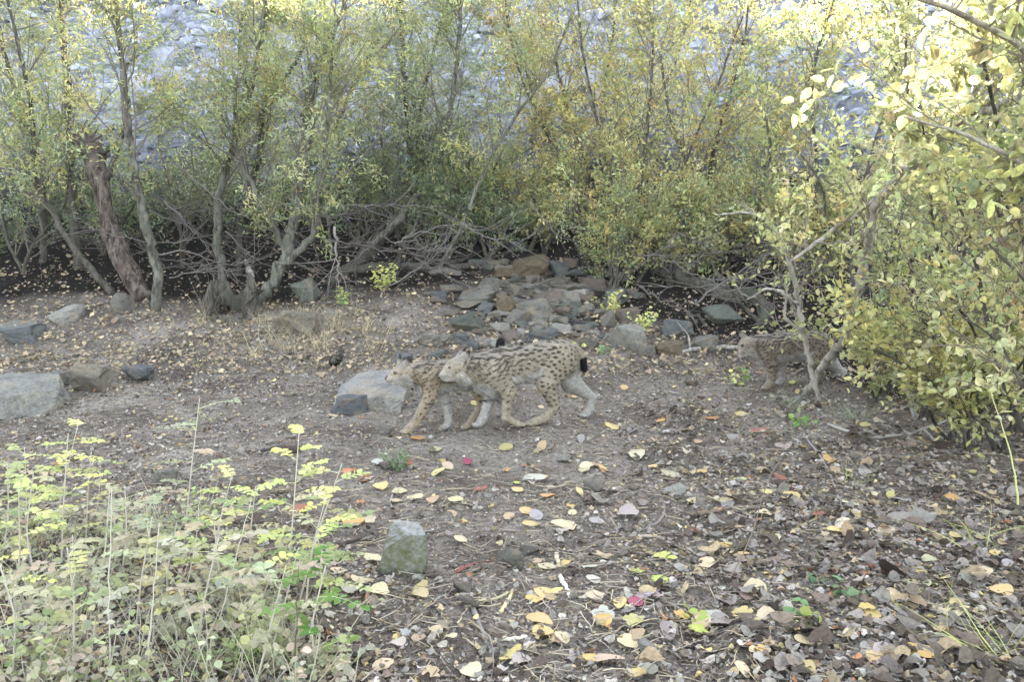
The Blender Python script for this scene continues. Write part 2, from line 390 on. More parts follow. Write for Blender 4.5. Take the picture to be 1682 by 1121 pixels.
# foreground and path stones
def hull_rock(px, pb, pts, label, mat, color, seed):
    """angular stone from corner points (x, y, z) in photo pixels about the traced base point"""
    p = G(px, pb); s = p[1] / FPX; bm = bmesh.new(); r = np.random.default_rng(seed)
    for q in pts: bm.verts.new(np.array(q, float) * s)
    bmesh.ops.convex_hull(bm, input=bm.verts); L_ = 60 * s
    for v in [v for v in bm.verts if not v.link_faces]: bm.verts.remove(v)
    bmesh.ops.dissolve_limit(bm, angle_limit=R(6), verts=bm.verts, edges=bm.edges); bmesh.ops.bevel(bm, geom=bm.edges[:], offset=L_ * .03, segments=2, affect='EDGES', profile=.6); bmesh.ops.triangulate(bm, faces=bm.faces)
    for _ in range(4):
        bmesh.ops.subdivide_edges(bm, edges=[e for e in bm.edges if e.calc_length() > L_ * .07], cuts=1, use_grid_fill=True); bmesh.ops.triangulate(bm, faces=bm.faces)
    wv = [Waves(f * L_, 7, seed + i) for i, f in enumerate((.6, .2, .09))]; bm.normal_update()
    for v in bm.verts:
        c = v.co; v.co = c + v.normal * float(L_ * (.015 * wv[0](c.x + c.z * .7, c.y - c.z * .6) + .010 * wv[1](c.x - c.z, c.y + c.z) + .006 * wv[2](c.x + c.z, c.y - c.z)))
    me = bpy.data.meshes.new('stone'); bm.to_mesh(me); bm.free(); me.materials.append(mat); o = bpy.data.objects.new('stone', me); COL.objects.link(o); o.location = p; o.color = (*color, 1); return tag(o, label, 'stone')
o = hull_rock(660, 944, [(-42, 4, -8), (-40, 0, 4), (30, -2, -6), (-29, 0, 42), (8, -4, 68), (41, 4, 66), (43, 4, 30), (32, -2, 2), (-22, 34, 84), (24, 40, 78), (40, 36, 40), (-36, 30, 0), (40, 36, -5)], 'mossy wedge shaped stone with pale top standing on the near path', M['moss'], (.19, .19, .18), 21); MARKS.append(('the mossy stone', o.location.copy()))
rock(838, 936, 52, 30, C_GREY, 'half buried grey stone with a small pale leaf on top', 33)
rock(872, 912, 38, 14, C_GREY, 'small flat grey stone right of the half buried stone', 34, 1)
rock(268, 798, 42, 26, C_GREY, 'grey stone on the path behind the seedlings at left', 35)
o = hull_rock(606, 672, [(-58, 0, -12), (-60, 0, 6), (-56, 40, 34), (-34, 110, 50), (30, 120, 54), (58, 70, 40), (58, 10, 16), (50, -4, -10), (-20, -8, 8), (14, -8, 22), (56, 120, -5), (-50, 110, -5)], 'broad pale slab of rock lying by the head of the leading lynx', M['rock'], (.175, .168, .15), 46); MARKS.append(('the pale slab', o.location.copy()))
rock(580, 682, 66, 32, C_BLUE, 'blue grey stone leaning on the near end of the pale slab', 47)
rock(655, 604, 42, 26, C_BLUE, 'blue grey stone behind the ears of the front lynx', 48)
o = hull_rock(4, 690, [(-80, 0, -10), (-80, 20, 60), (-30, 90, 70), (40, 100, 66), (62, 60, 44), (64, 30, 4), (40, 4, -4), (14, 0, 40), (8, -10, -2), (66, 100, -5), (-60, 120, 0)], 'big grey boulder at the left edge of the clearing', M['rock'], (.15, .146, .125), 52); MARKS.append(('the big left boulder', o.location.copy()))
rock(140, 646, 66, 46, C_TAN, 'tan and slate coloured boulder next to the big left boulder', 53)
rock(95, 636, 40, 28, C_GREY, 'small grey stone between the two left boulders', 54)
rock(222, 628, 48, 28, C_BLUE, 'dark jagged stone right of the tan left boulder', 55)
rock(18, 568, 80, 30, C_BLUE, 'low blue grey stone on the left edge behind the big boulder', 56, 1)
rock(104, 531, 54, 28, C_PALE, 'pale leaning stone below the left willow trunks', 57, tilt=(.1, -.3))
rock(16, 545, 50, 18, C_PALE, 'flat pale stone on the left bank', 58, 1)
rock(196, 515, 40, 34, C_GREY, 'upright grey stone at the foot of the leaning pole', 59)
rock(497, 500, 46, 42, C_GREEN, 'greenish grey block behind the forked willow', 60)
rock(484, 556, 66, 44, C_TAN, 'dusty tan stone among dry grass stalks', 61)
r_t = np.random.default_rng(17)
PILE = [(781, 498, 62, 26, C_GREY, 0), (805, 490, 46, 40, C_GREY, 0), (845, 486, 30, 22, C_TAN, 0), (833, 515, 36, 32, C_OCH, 0), (796, 515, 30, 18, C_BLUE, 0),
    (769, 507, 40, 12, C_TAN, 1), (852, 536, 42, 30, C_GREY, 0), (878, 532, 62, 44, C_GREY, 0), (902, 500, 52, 28, C_RED, 0), (766, 547, 52, 28, C_GREEN, 0),
    (712, 571, 58, 22, C_GREY, 0), (753, 567, 34, 22, C_BLUE, 0), (778, 578, 24, 20, C_BLUE, 0), (888, 562, 56, 20, C_BLUE, 1), (921, 550, 42, 20, C_PALE, 0),
    (956, 541, 36, 16, C_DARK, 0), (997, 538, 32, 32, C_GREY, 0), (1028, 576, 64, 50, C_PALE, 0), (1036, 532, 40, 28, C_RED, 0), (1116, 552, 46, 32, C_BLUE, 0),
    (1098, 585, 44, 28, C_OCH, 0), (1165, 576, 48, 26, C_GREY, 1), (912, 474, 46, 14, C_GREY, 1), (930, 484, 62, 14, C_GREY, 1), (957, 492, 54, 14, C_RED, 1),
    (977, 476, 50, 22, C_RED, 1), (870, 458, 66, 42, C_OCH, 0), (918, 456, 38, 32, C_BLUE, 0), (828, 458, 36, 18, C_OCH, 0), (926, 522, 30, 20, C_RED, 0),
    (930, 502, 20, 14, C_GREY, 0), (943, 524, 14, 26, C_GREEN, 0), (965, 518, 24, 22, C_GREY, 0), (887, 388, 34, 32, C_PALE, 0), (862, 394, 30, 26, C_RED, 0),
    (868, 368, 30, 18, C_BLUE, 0), (850, 412, 34, 18, C_BLUE, 0), (905, 400, 24, 30, C_BLUE, 0), (1188, 532, 58, 36, C_GREEN, 0), (1010, 505, 40, 18, C_BLUE, 0),
    (740, 482, 40, 16, C_GREY, 0), (720, 500, 30, 14, C_RED, 0), (1062, 586, 30, 18, C_GREY, 0), (960, 572, 50, 16, C_GREY, 1), (720, 590, 34, 14, C_BLUE, 0),
    (930, 576, 36, 14, C_BLUE, 1), (860, 552, 26, 12, C_PALE, 0), (815, 545, 28, 14, C_TAN, 0), (810, 524, 24, 12, C_TAN, 0), (742, 520, 28, 12, C_TAN, 0)]
for i, (a, b, c, d, e, fl) in enumerate(PILE): rock(a, b, c * 1.08, d * .9, e, None, 300 + i, int(fl or i % 3 == 0), tilt=tuple(r_t.uniform(-.3, .3, 2)), group='stones of the rock pile')
for nm, q in (('the ochre boulder', (870, 458)), ('the big pale pile stone', (1028, 576)), ('the slanting slab', (878, 532)), ('the green slab', (766, 547))): MARKS.append((nm, Vector(G(*q))))
r2 = np.random.default_rng(77)
pal = [C_GREY, C_BLUE, C_TAN, C_RED, C_GREY, C_GREEN, C_PALE]
for i in range(190):                                 # the smaller stones filling the pile
    px = r2.normal(885, 80); py = r2.uniform(436, 578)
    if not 690 < px < 1130: continue
    wd = r2.uniform(14, 44) ** 1.0; rock(px, py, wd, wd * r2.uniform(.22, .48), pal[i % 7], None, 400 + i % 14, int(i % 2 == 0), group='stones of the rock pile', yaw=r2.uniform(-3, 3), detail=1)
for i in range(20):                                 # loose stones about the clearing
    px, py = r2.uniform(20, 1250), r2.uniform(600, 1090)
    wd = r2.uniform(10, 26) * (py - 440) / 200; rock(px, py, min(wd, 44), min(wd, 44) * .45, [C_GREY, C_TAN, C_RED, C_PALE][i % 4], None, 420 + i % 12, 0, name='loose_stone', group='loose stones on the ground', yaw=r2.uniform(-3, 3), detail=1)
# hillside boulders and the scree they lie on
for i in range(150):
    y = r2.uniform(16.2, 27); x = r2.uniform(-.72, .72) * y; wd = r2.uniform(.35, 1.25); p = np.array([x, y, H1(x, y)])
    wpx = wd * FPX / y
    o = rock(0, 0, wpx, wpx * r2.uniform(.4, .75), [(.22, .23, .265), (.27, .28, .315), (.17, .18, .21), (.24, .245, .275)][i % 4], None, 440 + i % 16, 0, name='hillside_boulder', group='boulders on the scree slope', yaw=r2.uniform(-3, 3), detail=1, loc=p)
b = MB(); tpl = [rock_mesh(440 + k, 0, 0) for k in range(5)]
tplv = []
for me in tpl:
    v = np.array([q.co[:] for q in me.vertices]); f = np.array([list(t.vertices) for t in me.polygons if len(t.vertices) == 3]); tplv.append((v, f))
for i in range(5200):
    y = 12.6 + 18 * r2.uniform() ** 1.1; x = r2.uniform(-.8, .8) * y; v, f = tplv[i % 5]; s_ = r2.uniform(.1, .42); a = r2.uniform(0, 6.28)
    q = v * np.array([s_, s_ * .8, s_ * .6]); q = np.stack([q[:, 0] * math.cos(a) - q[:, 1] * math.sin(a), q[:, 0] * math.sin(a) + q[:, 1] * math.cos(a), q[:, 2]], -1)
    g = r2.uniform(.15, .36) * np.clip((y - 13.2) / 4, .10, 1); b.add(q + np.array([x, y, H1(x, y) + .02]), f, (g * 1.02, g * 1.08, g * 1.26))  # stones low on the slope coloured darker, thicket shade painted in
tag(b.build('scree', col_material('scree_stone', .85, 12, .2, .03)), 'loose grey scree covering the slope behind the shrubs', 'scree', kind='stuff')

# ------------------------------------------------------------------ trees and shrubs
OLIVE, GREEN, YEL, OCHRE, PALEY, DKG = (.31, .33, .13), (.18, .25, .10), (.52, .47, .16), (.42, .30, .11), (.58, .57, .30), (.075, .11, .055)
BLUG = (.28, .34, .23)
PAL_WIL = [(4, *OLIVE), (3, *BLUG), (2, *PALEY), (2, *YEL), (1.2, *OCHRE), (2, *GREEN)]
PAL_YEL = [(4, *YEL), (3, *OLIVE), (2, *OCHRE), (3, *PALEY), (1.5, *GREEN)]
PAL_GRN = [(4, *GREEN), (3, *BLUG), (2, *OLIVE), (1, *YEL), (1, *DKG)]
B_ = 1.12
PAL_BIG = [(3, .48, .46, .18), (3.5, .34, .365, .155), (4, .54, .53, .30), (.6, .46, .34, .16), (1.6, .26, .32, .15)]
_unused = [(4, *YEL), (3, *OLIVE), (3.5, *PALEY), (1, *OCHRE), (1, *GREEN)]

def wander(r, p0, d, length, n, wob, up):
    pts = [np.array(p0, float)]; d = np.array(d, float); d /= np.linalg.norm(d); st = length / n
    for _ in range(n):
        d = d + r.normal(size=3) * wob + np.array([0, 0, up]); d /= np.linalg.norm(d); pts.append(pts[-1] + d * st)
    return np.array(pts)
def smooth_poly(pts, n):
    pts = np.asarray(pts, float); t = np.concatenate([[0], np.cumsum(np.linalg.norm(np.diff(pts[:, :3], axis=0), axis=1))]); u = np.linspace(0, t[-1], n)
    o = np.stack([np.interp(u, t, pts[:, k]) for k in range(pts.shape[1])], -1)
    for _ in range(2): o[1:-1] = (o[:-2] + 2 * o[1:-1] + o[2:]) / 4
    return o
def rand_dir(r, horiz=None):
    a = r.uniform(0, 2 * np.pi); e = r.uniform(.1, 1.0); return np.array([math.cos(a) * math.cos(e), math.sin(a) * math.cos(e), math.sin(e)])

def plant(name, label, cat, stems, seed, pal, leafL, leafW, tpl, nbr, brlen, ntw, twlen, nleaf, t0=.3, mat='bark', leafmat='leaf', group=None, up=.05, cluster=.05, twcol=(.13, .115, .095), droop=0, partname='trunk', base=None, clump=True, thin=1.0, bend=.04):
    """stems: list of [(px, py, depth, radius_px), ...]; grows branches, twigs and leaves along them"""
    r = np.random.default_rng(seed); S = []
    for st in stems:
        q = []
        for (px, py, Y, rad) in st:
            p = P(px, py, Y); q.append([*p, rad * thin * Y / FPX])
        S.append(smooth_poly(q, max(12, len(q) * 7)))
    root = S[0][0, :3] if base is None else base
    T = thing(name, label, cat, root, group)
    for s_ in S:
        b = MB(); rr = s_[:, 3] * (1 + .03 * r.normal(size=len(s_))); pts = s_[:, :3].copy()
        pts[1:] += r.normal(size=(len(pts) - 1, 3)) * rr[1:, None] * .25
        tt_ = np.linspace(0, 1, len(pts)); ba_ = r.uniform(0, 6.28); pts += (bend * (np.sin(np.pi * tt_ * r.uniform(1.2, 2.2)) * r.choice([-1, 1]))[:, None] * np.array([math.cos(ba_), math.sin(ba_), 0]))
        s_[:, :3] = pts
        if abs(pts[0, 2] - H1(pts[0, 0], pts[0, 1])) < .6: pts[0, 2] = H1(pts[0, 0], pts[0, 1]) - .06; rr[0] *= 1.35
        b.tube(pts, rr, 10, rough=.10, seed=rint(r, 0, 9999)); b.build(partname, M[mat], T, True, root)
    tw = MB(); LP, LD, LC = [], [], []
    for s_ in S:
        pts = s_[:, :3]; n = len(pts); ln = np.linalg.norm(np.diff(pts, axis=0), axis=1).sum()
        for _ in range(max(1, int(nbr * ln))):
            t = r.uniform(t0, 1); k = min(int(t * (n - 1)), n - 2); p0 = pts[k] + (pts[k + 1] - pts[k]) * r.uniform(); tan = pts[k + 1] - pts[k]; tan /= np.linalg.norm(tan) + 1e-9
            d = rand_dir(r) * .9 + tan * .55; L = brlen * r.uniform(.5, 1.3) * (1.25 - .6 * t)
            bp = wander(r, p0, d, L, 6, .16, up); br = min(s_[k, 3] * .5, .004 + .007 * L)
            tw.tube(bp, np.linspace(br, .0022, 7), 4, twcol, False)
            dens = r.choice([.12, .6, 1.0, 1.5], p=[.25, .25, .3, .2]) if nbr > 3 and clump else 1.0
            for _ in range(rint(r, max(1, ntw - 2), ntw + 2)):
                j = rint(r, 1, 5); q0 = bp[j] + (bp[j + 1] - bp[j]) * r.uniform(); td = bp[j + 1] - bp[j]; td /= np.linalg.norm(td)
                d2 = td * .8 + r.normal(size=3) * .6; l2 = twlen * r.uniform(.5, 1.4)
                tp = wander(r, q0, d2, l2, 4, .18, up * .6 - droop); tw.tube(tp, np.linspace(.0026, .0012, 5), 3, twcol, False)
                m = max(1, int(dens * nleaf * l2 / twlen * r.uniform(.4, 1.5)))
                u = r.uniform(.1, 4, m); ki = np.minimum(u.astype(int), 3); lp = tp[ki] + (tp[ki + 1] - tp[ki]) * (u - ki)[:, None]
                ld = (tp[ki + 1] - tp[ki]) / (l2 / 4) * .7 + r.normal(size=(m, 3)) * .75
                shade = r.uniform(.65, 1.3); tint = pick(pal, 1, r, .1)[0]; cc = pick(pal, m, r) * .45 + tint * .55
                LP.append(lp + r.normal(size=(m, 3)) * cluster * .35); LD.append(ld); LC.append(cc * shade)
    tw.build('twigs', M['twig'], T, False, root)
    if LP:
        LP, LD, LC = map(np.concatenate, (LP, LD, LC)); N = len(LP); cr = MB()
        nr = r.normal(size=(N, 3)) * .7 + np.array([0, -.25, .75])
        cr.leaves(LP, LD, nr, leafL * r.uniform(.6, 1.25, N), leafW * r.uniform(.7, 1.2, N), LC, tpl); cr.build('crown', M[leafmat], T, False, root)
    return T
def gy(px, py): return float(G(px, py)[1])

def st(base, pts, drift=0.0):
    """trace: base pixel on the ground, further pixels share its depth plus a drift"""
    Y = gy(base[0], base[1]); n = len(pts); o = [(base[0], base[1], Y, base[2])]
    for i, (px, py, rd) in enumerate(pts): o.append((px, py, Y + drift * (i + 1) / n, rd))
    return o
WG = 'willow trees on the bank at left'
wk = dict(seed=0, pal=PAL_WIL, leafL=.075, leafW=.024, tpl=T_DIAM, nbr=7.5, brlen=1.25, ntw=6, twlen=.55, nleaf=31, t0=.26, group=WG, cluster=.14, thin=.8)
def W(label, stems, **kw):
    d = dict(wk); d.update(kw); return plant('willow_tree', label, 'tree', stems, **d)
wl = [W('grey green willow with a single leaning trunk beside the broken snag', [st((252, 508, 10), [(263, 468, 10), (247, 400, 9), (229, 325, 8), (216, 240, 7), (206, 160, 6), (196, 60, 5), (185, -60, 4)], -.6)], seed=11),
    W('straight pale willow rising behind the hollow stump', [st((366, 470, 9), [(361, 400, 9), (363, 330, 9), (377, 275, 8), (398, 190, 6), (420, 100, 5), (440, -60, 4)], .2)], seed=12),
    W('big forked willow with three pale stems at the back of the clearing', [st((428, 496, 13), [(452, 458, 12), (474, 422, 12), (490, 345, 11), (503, 255, 11), (510, 165, 9), (527, 105, 6), (560, 20, 4), (590, -60, 3)], .3),
        st((428, 496, 5), [(474, 428, 7), (512, 392, 8), (524, 360, 6), (519, 325, 5), (536, 240, 4), (540, 160, 3), (548, 60, 2.5)], -.3), st((428, 496, 5), [(468, 418, 6), (442, 360, 5), (420, 318, 5), (388, 240, 4), (392, 130, 3)], .5)], seed=13),
    W('slim dark willow with crooked upper limbs behind the pale stems', [st((392, 452, 6), [(398, 380, 7), (412, 320, 7), (430, 250, 6), (430, 185, 5), (452, 148, 5), (490, 85, 3.5), (520, 10, 2.5)], .4), [(430, 190, 11.5, 4), (404, 150, 11.5, 3.5), (390, 100, 11.4, 3), (400, 20, 11.3, 2.5)]], seed=14, mat='barkdark'),
    W('leaning willow pole slanting up over the left bank', [st((192, 490, 7), [(150, 440, 7), (105, 375, 6), (60, 300, 5), (52, 200, 4), (15, 30, 3), (0, -60, 2)], .3)], seed=15, mat='barkdark'),
    W('dim willow with two upright stems far left', [st((128, 440, 8), [(120, 330, 8), (118, 240, 7), (112, 140, 6), (100, 20, 4), (95, -50, 3)], .3), st((70, 430, 7), [(66, 330, 7), (48, 240, 6), (20, 120, 4), (-10, -20, 3)], .2)], seed=16, mat='barkdark', nbr=6.5),
    W('willow leaning right behind the fallen branches', [st((590, 425, 9), [(640, 378, 9), (690, 318, 8), (728, 240, 6), (740, 180, 5), (752, 90, 4), (760, -40, 3)], .3)], seed=17, mat='bark', pal=PAL_GRN + PAL_WIL[:3]),
    W('twin stemmed dark willow in the middle of the bank', [st((672, 385, 6), [(672, 310, 6), (674, 230, 6), (668, 170, 5), (660, 60, 4), (655, -40, 3)], .2), st((672, 385, 4), [(680, 280, 5), (684, 220, 4), (700, 130, 3), (730, 20, 2)], .2)], seed=18, mat='barkdark', pal=PAL_GRN + PAL_WIL[:3]),
    W('thin curving willow shoot right of the middle bank', [st((716, 448, 4), [(752, 380, 4), (775, 320, 4), (792, 280, 3), (850, 190, 3), (905, 120, 2.5), (940, 20, 2)], .4)], seed=19, nbr=5),
    W('thin upright willow shoot between forked willow and rock pile', [st((545, 420, 3.5), [(530, 300, 4), (536, 240, 4), (575, 150, 3), (625, 60, 2.5), (660, -40, 2)], .6)], seed=20, nbr=6)]
MARKS.append(('the forked willow', Vector(G(428, 496)))); MARKS.append(('the left willow', Vector(G(252, 508))))

SG = 'yellowing shrubs behind the rock pile'
sk = dict(seed=0, pal=PAL_YEL, leafL=.078, leafW=.036, tpl=T_DIAM, nbr=8.5, brlen=1.15, ntw=6, twlen=.45, nleaf=18, t0=.10, cluster=.12, thin=.6, bend=.16, group=SG, mat='barkdark', leafmat='leaf')
def SH(label, stems, **kw):
    d = dict(sk); d.update(kw); return plant('yellow_shrub', label, 'shrub', stems, **d)
SH('tall yellow shrub with a dark stem directly above the big striped stone', [st((1042, 440, 7), [(1062, 340, 6), (1070, 240, 5), (1062, 130, 4), (1055, 20, 3), (1050, -60, 2)], .3), st((1042, 440, 5), [(1010, 330, 5), (985, 220, 4), (960, 100, 3), (950, -20, 2)], .6), st((1042, 440, 5), [(1090, 330, 4), (1140, 220, 3), (1190, 130, 3), (1230, 20, 2)], .3)], seed=31)
SH('golden shrub overhanging the upper end of the rock pile', [st((960, 392, 6), [(930, 320, 5), (890, 240, 4), (860, 140, 3), (850, 40, 2), (845, -50, 2)], .2), st((960, 392, 5), [(955, 290, 5), (930, 180, 4), (920, 60, 3)], .5)], seed=32, pal=PAL_YEL + [(3, *OCHRE)])
SH('many stemmed shrub right of the tall yellow shrub', [st((1172, 410, 8), [(1172, 330, 7), (1180, 240, 6), (1195, 160, 4), (1215, 60, 3), (1230, -50, 2)], .3), st((1172, 410, 5), [(1130, 300, 5), (1100, 200, 4), (1090, 80, 3)], .5), st((1172, 410, 5), [(1230, 320, 5), (1290, 230, 4), (1330, 120, 3), (1350, 0, 2)], .2)], seed=33)
SH('bushy shrub above the dark hollow at right', [st((1290, 470, 7), [(1310, 380, 6), (1330, 280, 5), (1345, 170, 4), (1370, 40, 3), (1380, -60, 2)], .4), st((1290, 470, 5), [(1260, 380, 5), (1240, 290, 4), (1250, 190, 3)], .4)], seed=34, pal=PAL_YEL + PAL_GRN[:2])
SH('broad shrub behind the leaning pale stem', [st((1400, 500, 7), [(1410, 380, 6), (1440, 260, 5), (1460, 140, 4), (1470, 20, 3)], .4), st((1400, 500, 6), [(1470, 400, 5), (1540, 300, 4), (1590, 180, 3), (1620, 60, 2)], .3), st((1400, 500, 5), [(1370, 400, 4), (1345, 320, 3), (1300, 250, 3)], .2)], seed=35, nbr=7)
SH('low green shrub at the back between willows and rock pile', [st((610, 400, 5), [(600, 330, 4), (585, 260, 3), (560, 200, 2)], .3), st((610, 400, 5), [(650, 330, 4), (690, 270, 3), (720, 230, 2)], .3), st((610, 400, 5), [(630, 300, 4), (640, 220, 3)], .6)], seed=36, pal=PAL_GRN, leafL=.06, leafW=.025, nbr=8)
SH('dark green shrub above the ochre boulder', [st((780, 400, 5), [(770, 340, 4), (740, 280, 3), (720, 240, 2)], .3), st((780, 400, 5), [(800, 330, 4), (820, 270, 3), (810, 200, 2)], .4), st((780, 400, 4), [(830, 360, 4), (860, 320, 3), (880, 290, 2)], .3)], seed=37, pal=PAL_GRN + PAL_YEL[:2], leafL=.06, leafW=.025, nbr=8)
SH('green shrub at the back between the left willows', [st((300, 440, 5), [(290, 360, 4), (270, 270, 3), (260, 200, 2)], .6), st((300, 440, 5), [(330, 340, 4), (350, 260, 3)], .6)], seed=38, pal=PAL_GRN + PAL_WIL[:3], leafL=.06, leafW=.02, nbr=7)
SH('blue green bush low on the far left bank', [st((40, 450, 5), [(30, 370, 4), (10, 300, 3), (0, 230, 2)], .4), st((40, 450, 5), [(80, 380, 4), (100, 320, 3), (110, 280, 2)], .4)], seed=39, pal=PAL_GRN + [(4, *BLUG)], leafL=.06, leafW=.02, nbr=7)
SH('pale sunlit sapling high behind the golden shrub', [st((1000, 330, 5), [(1000, 220, 4), (990, 100, 3), (1000, 0, 3), (1010, -70, 2)], .5), st((1000, 330, 4), [(1060, 200, 3), (1110, 90, 3), (1140, -20, 2)], .5), st((1000, 330, 4), [(900, 200, 3), (850, 100, 3), (810, 20, 2)], .5)], seed=40, pal=PAL_YEL)
SH('tangled shrub over the fallen log at right', [st((1110, 470, 5), [(1090, 420, 4), (1060, 390, 3), (1010, 370, 2)], .2), st((1110, 470, 5), [(1150, 420, 4), (1200, 390, 3), (1260, 370, 2)], .2), st((1110, 470, 4), [(1130, 400, 3), (1150, 340, 2)], .2)], seed=41, nbr=9, brlen=.6, pal=PAL_GRN + PAL_YEL)

ug = np.random.default_rng(91)
for i in range(34):
    px = -20 + i * 44 + ug.uniform(-22, 22)
    if px < 560 and i % 2: continue
    py = ug.uniform(400, 470) if px < 620 else ug.uniform(395, 430) if px < 1000 else ug.uniform(440, 520)
    hh = ug.uniform(70, 170) if px > 560 else ug.uniform(60, 110); py -= 30 * (px < 560); stm = [st((px, py, 3), [(px + k * 28 + ug.normal() * 10, py - hh * .55, 2.5), (px + k * 60 + ug.normal() * 20, py - hh, 1.5)], ug.uniform(-.3, .4)) for k in (-1, 0, 1)]
    o = plant('undergrowth_bush', None, 'bush', stm, 600 + i, (PAL_GRN + [(2, *DKG)]) if px < 850 else PAL_GRN[:3] + PAL_YEL + PAL_YEL, .062, .026, T_DIAM, 9, .6, 5, .32, 24, .05, 'barkdark', 'leaf', 'low bushes along the shaded bank', cluster=.12); later(o, ('dim green' if px < 850 else 'yellow green') + ' low bush', 'growing')
# right hand shrub close to the camera, and the bare pale stems in front of the third lynx
NB = 'large leaved shrubs at the right edge'
bk = dict(seed=0, pal=PAL_BIG, leafL=.050, leafW=.029, tpl=T_OVAL, nbr=7.0, brlen=.7, ntw=5, twlen=.3, nleaf=19, t0=.2, cluster=.06, clump=False, mat='barkpale', leafmat='bigleaf', twcol=(.19, .165, .14), group=NB)
def BS(label, stems, **kw):
    d = dict(bk); d.update(kw); return plant('leafy_shrub', label, 'shrub', stems, **d)
Yb = gy(1325, 648)
BS('pale curving shrub stem rising in front of the young lynx at right', [[(1325, 648, Yb, 6), (1352, 605, Yb - .2, 6), (1392, 560, Yb - .5, 7), (1418, 480, Yb - .8, 7), (1432, 400, Yb - 1.1, 7), (1440, 335, Yb - 1.4, 7), (1470, 290, Yb - 1.7, 7), (1530, 232, Yb - 2.1, 7), (1592, 190, Yb - 2.5, 7), (1690, 150, Yb - 2.9, 7), (1800, 90, Yb - 3.1, 6)],
    [(1440, 325, Yb - 1.4, 4), (1372, 375, Yb - 1.2, 3.5), (1300, 430, Yb - 1.0, 3)], [(1592, 190, Yb - 2.5, 6), (1602, 120, Yb - 2.6, 5), (1625, 40, Yb - 2.7, 4), (1640, -50, Yb - 2.8, 4)]], seed=51, t0=.42)
BS('thin bare grey stem standing across the young lynx at right', [[(1345, 660, Yb - .3, 4), (1330, 590, Yb - .4, 4.5), (1318, 540, Yb - .5, 4.5), (1309, 480, Yb - .6, 4.5), (1297, 432, Yb - .7, 4), (1283, 395, Yb - .7, 3), (1262, 362, Yb - .7, 2.5), (1226, 348, Yb - .7, 2), (1180, 353, Yb - .7, 1.5)],
    [(1312, 500, Yb - .6, 2.5), (1285, 478, Yb - .6, 2.5), (1256, 474, Yb - .6, 2), (1225, 492, Yb - .6, 1.5)], [(1320, 545, Yb - .5, 2.5), (1296, 520, Yb - .5, 2.2), (1284, 490, Yb - .5, 2), (1283, 465, Yb - .5, 1.5)]], seed=52, nbr=6, nleaf=4, brlen=.38, ntw=3, group=None)
BS('tall leafy shrub leaning in from the right edge', [[(1640, 760, 5.0, 7), (1668, 640, 4.8, 6), (1690, 460, 4.4, 6), (1672, 280, 4.0, 5), (1630, 120, 3.7, 4), (1590, -20, 3.5, 3)], [(1640, 760, 5.0, 6), (1600, 600, 5.1, 5), (1560, 470, 5.1, 4), (1530, 360, 5.0, 3.5), (1510, 240, 4.8, 3), (1490, 140, 4.6, 2)],
    [(1690, 460, 4.4, 5), (1740, 300, 4.0, 5), (1730, 140, 3.6, 4), (1680, 20, 3.4, 3)]], seed=53, nleaf=12, thin=.65, mat='barkdark', twcol=(.13, .11, .09), nbr=6)
BS('low yellow shrub with round leaves beside the litter bank at right', [st((1590, 742, 5), [(1560, 660, 4), (1510, 610, 3.5), (1450, 580, 3), (1400, 570, 2)], -.2), st((1590, 742, 5), [(1610, 640, 4), (1600, 560, 3.5), (1560, 500, 3)], -.3), st((1590, 742, 5), [(1640, 660, 4), (1680, 590, 3), (1720, 540, 3)], -.5)], seed=54, thin=.65, mat='barkdark', twcol=(.13, .11, .09), nbr=10, brlen=.5, t0=.06, pal=[(5, *YEL), (3, *PALEY), (3, *OLIVE)])
BS('arching shrub branches hanging over the upper right', [[(1900, 700, 4.2, 9), (1860, 400, 3.7, 8), (1780, 200, 3.3, 7), (1680, 70, 3.0, 5), (1560, 10, 2.9, 4), (1480, -10, 2.9, 2)], [(1860, 400, 3.7, 6), (1760, 320, 3.4, 5), (1650, 250, 3.3, 4), (1570, 215, 3.3, 3), (1490, 195, 3.3, 2)], [(1860, 400, 3.7, 6), (1780, 380, 3.5, 5), (1680, 380, 3.7, 4), (1610, 400, 4.0, 3)]], seed=55, nbr=5, leafL=.068, leafW=.040, nleaf=14, base=np.array([3.5, 4.2, .05]))
BS('dense shrub filling the shade behind the right edge', [st((1520, 690, 5), [(1540, 560, 5), (1580, 430, 4), (1600, 300, 3), (1620, 170, 3)], .2), st((1520, 690, 5), [(1480, 560, 4), (1460, 460, 3), (1480, 350, 3)], .3), st((1520, 690, 5), [(1620, 560, 4), (1700, 440, 3)], .3)], seed=56, nleaf=14, thin=.65, mat='barkdark', twcol=(.13, .11, .09), nbr=8, pal=PAL_BIG + PAL_GRN[:2])
BS('wide shrub with pale leaves filling the middle of the right edge', [[(1700, 740, 4.6, 7), (1650, 600, 4.5, 6), (1610, 470, 4.5, 5), (1580, 380, 4.5, 4), (1560, 330, 4.6, 3)], [(1700, 740, 4.6, 6), (1700, 560, 4.3, 5), (1670, 420, 4.3, 4), (1640, 330, 4.3, 3), (1610, 290, 4.3, 2)], [(1700, 740, 4.6, 5), (1640, 640, 4.8, 4), (1570, 560, 5.0, 3), (1500, 520, 5.3, 2)]], seed=57, nleaf=11, thin=.65, mat='barkdark', twcol=(.13, .11, .09), nbr=7, pal=PAL_BIG + [(3, *PALEY)])
BS('slim shrub stem with round leaves just inside the right frame edge', [[(1760, 790, 4.0, 6), (1740, 600, 3.8, 5), (1690, 470, 3.6, 4), (1620, 400, 3.6, 3)], [(1760, 790, 4.0, 5), (1700, 650, 3.9, 4), (1640, 560, 3.9, 3), (1570, 520, 4.0, 2)]], seed=58, nleaf=12, thin=.65, mat='barkdark', twcol=(.13, .11, .09), nbr=8)
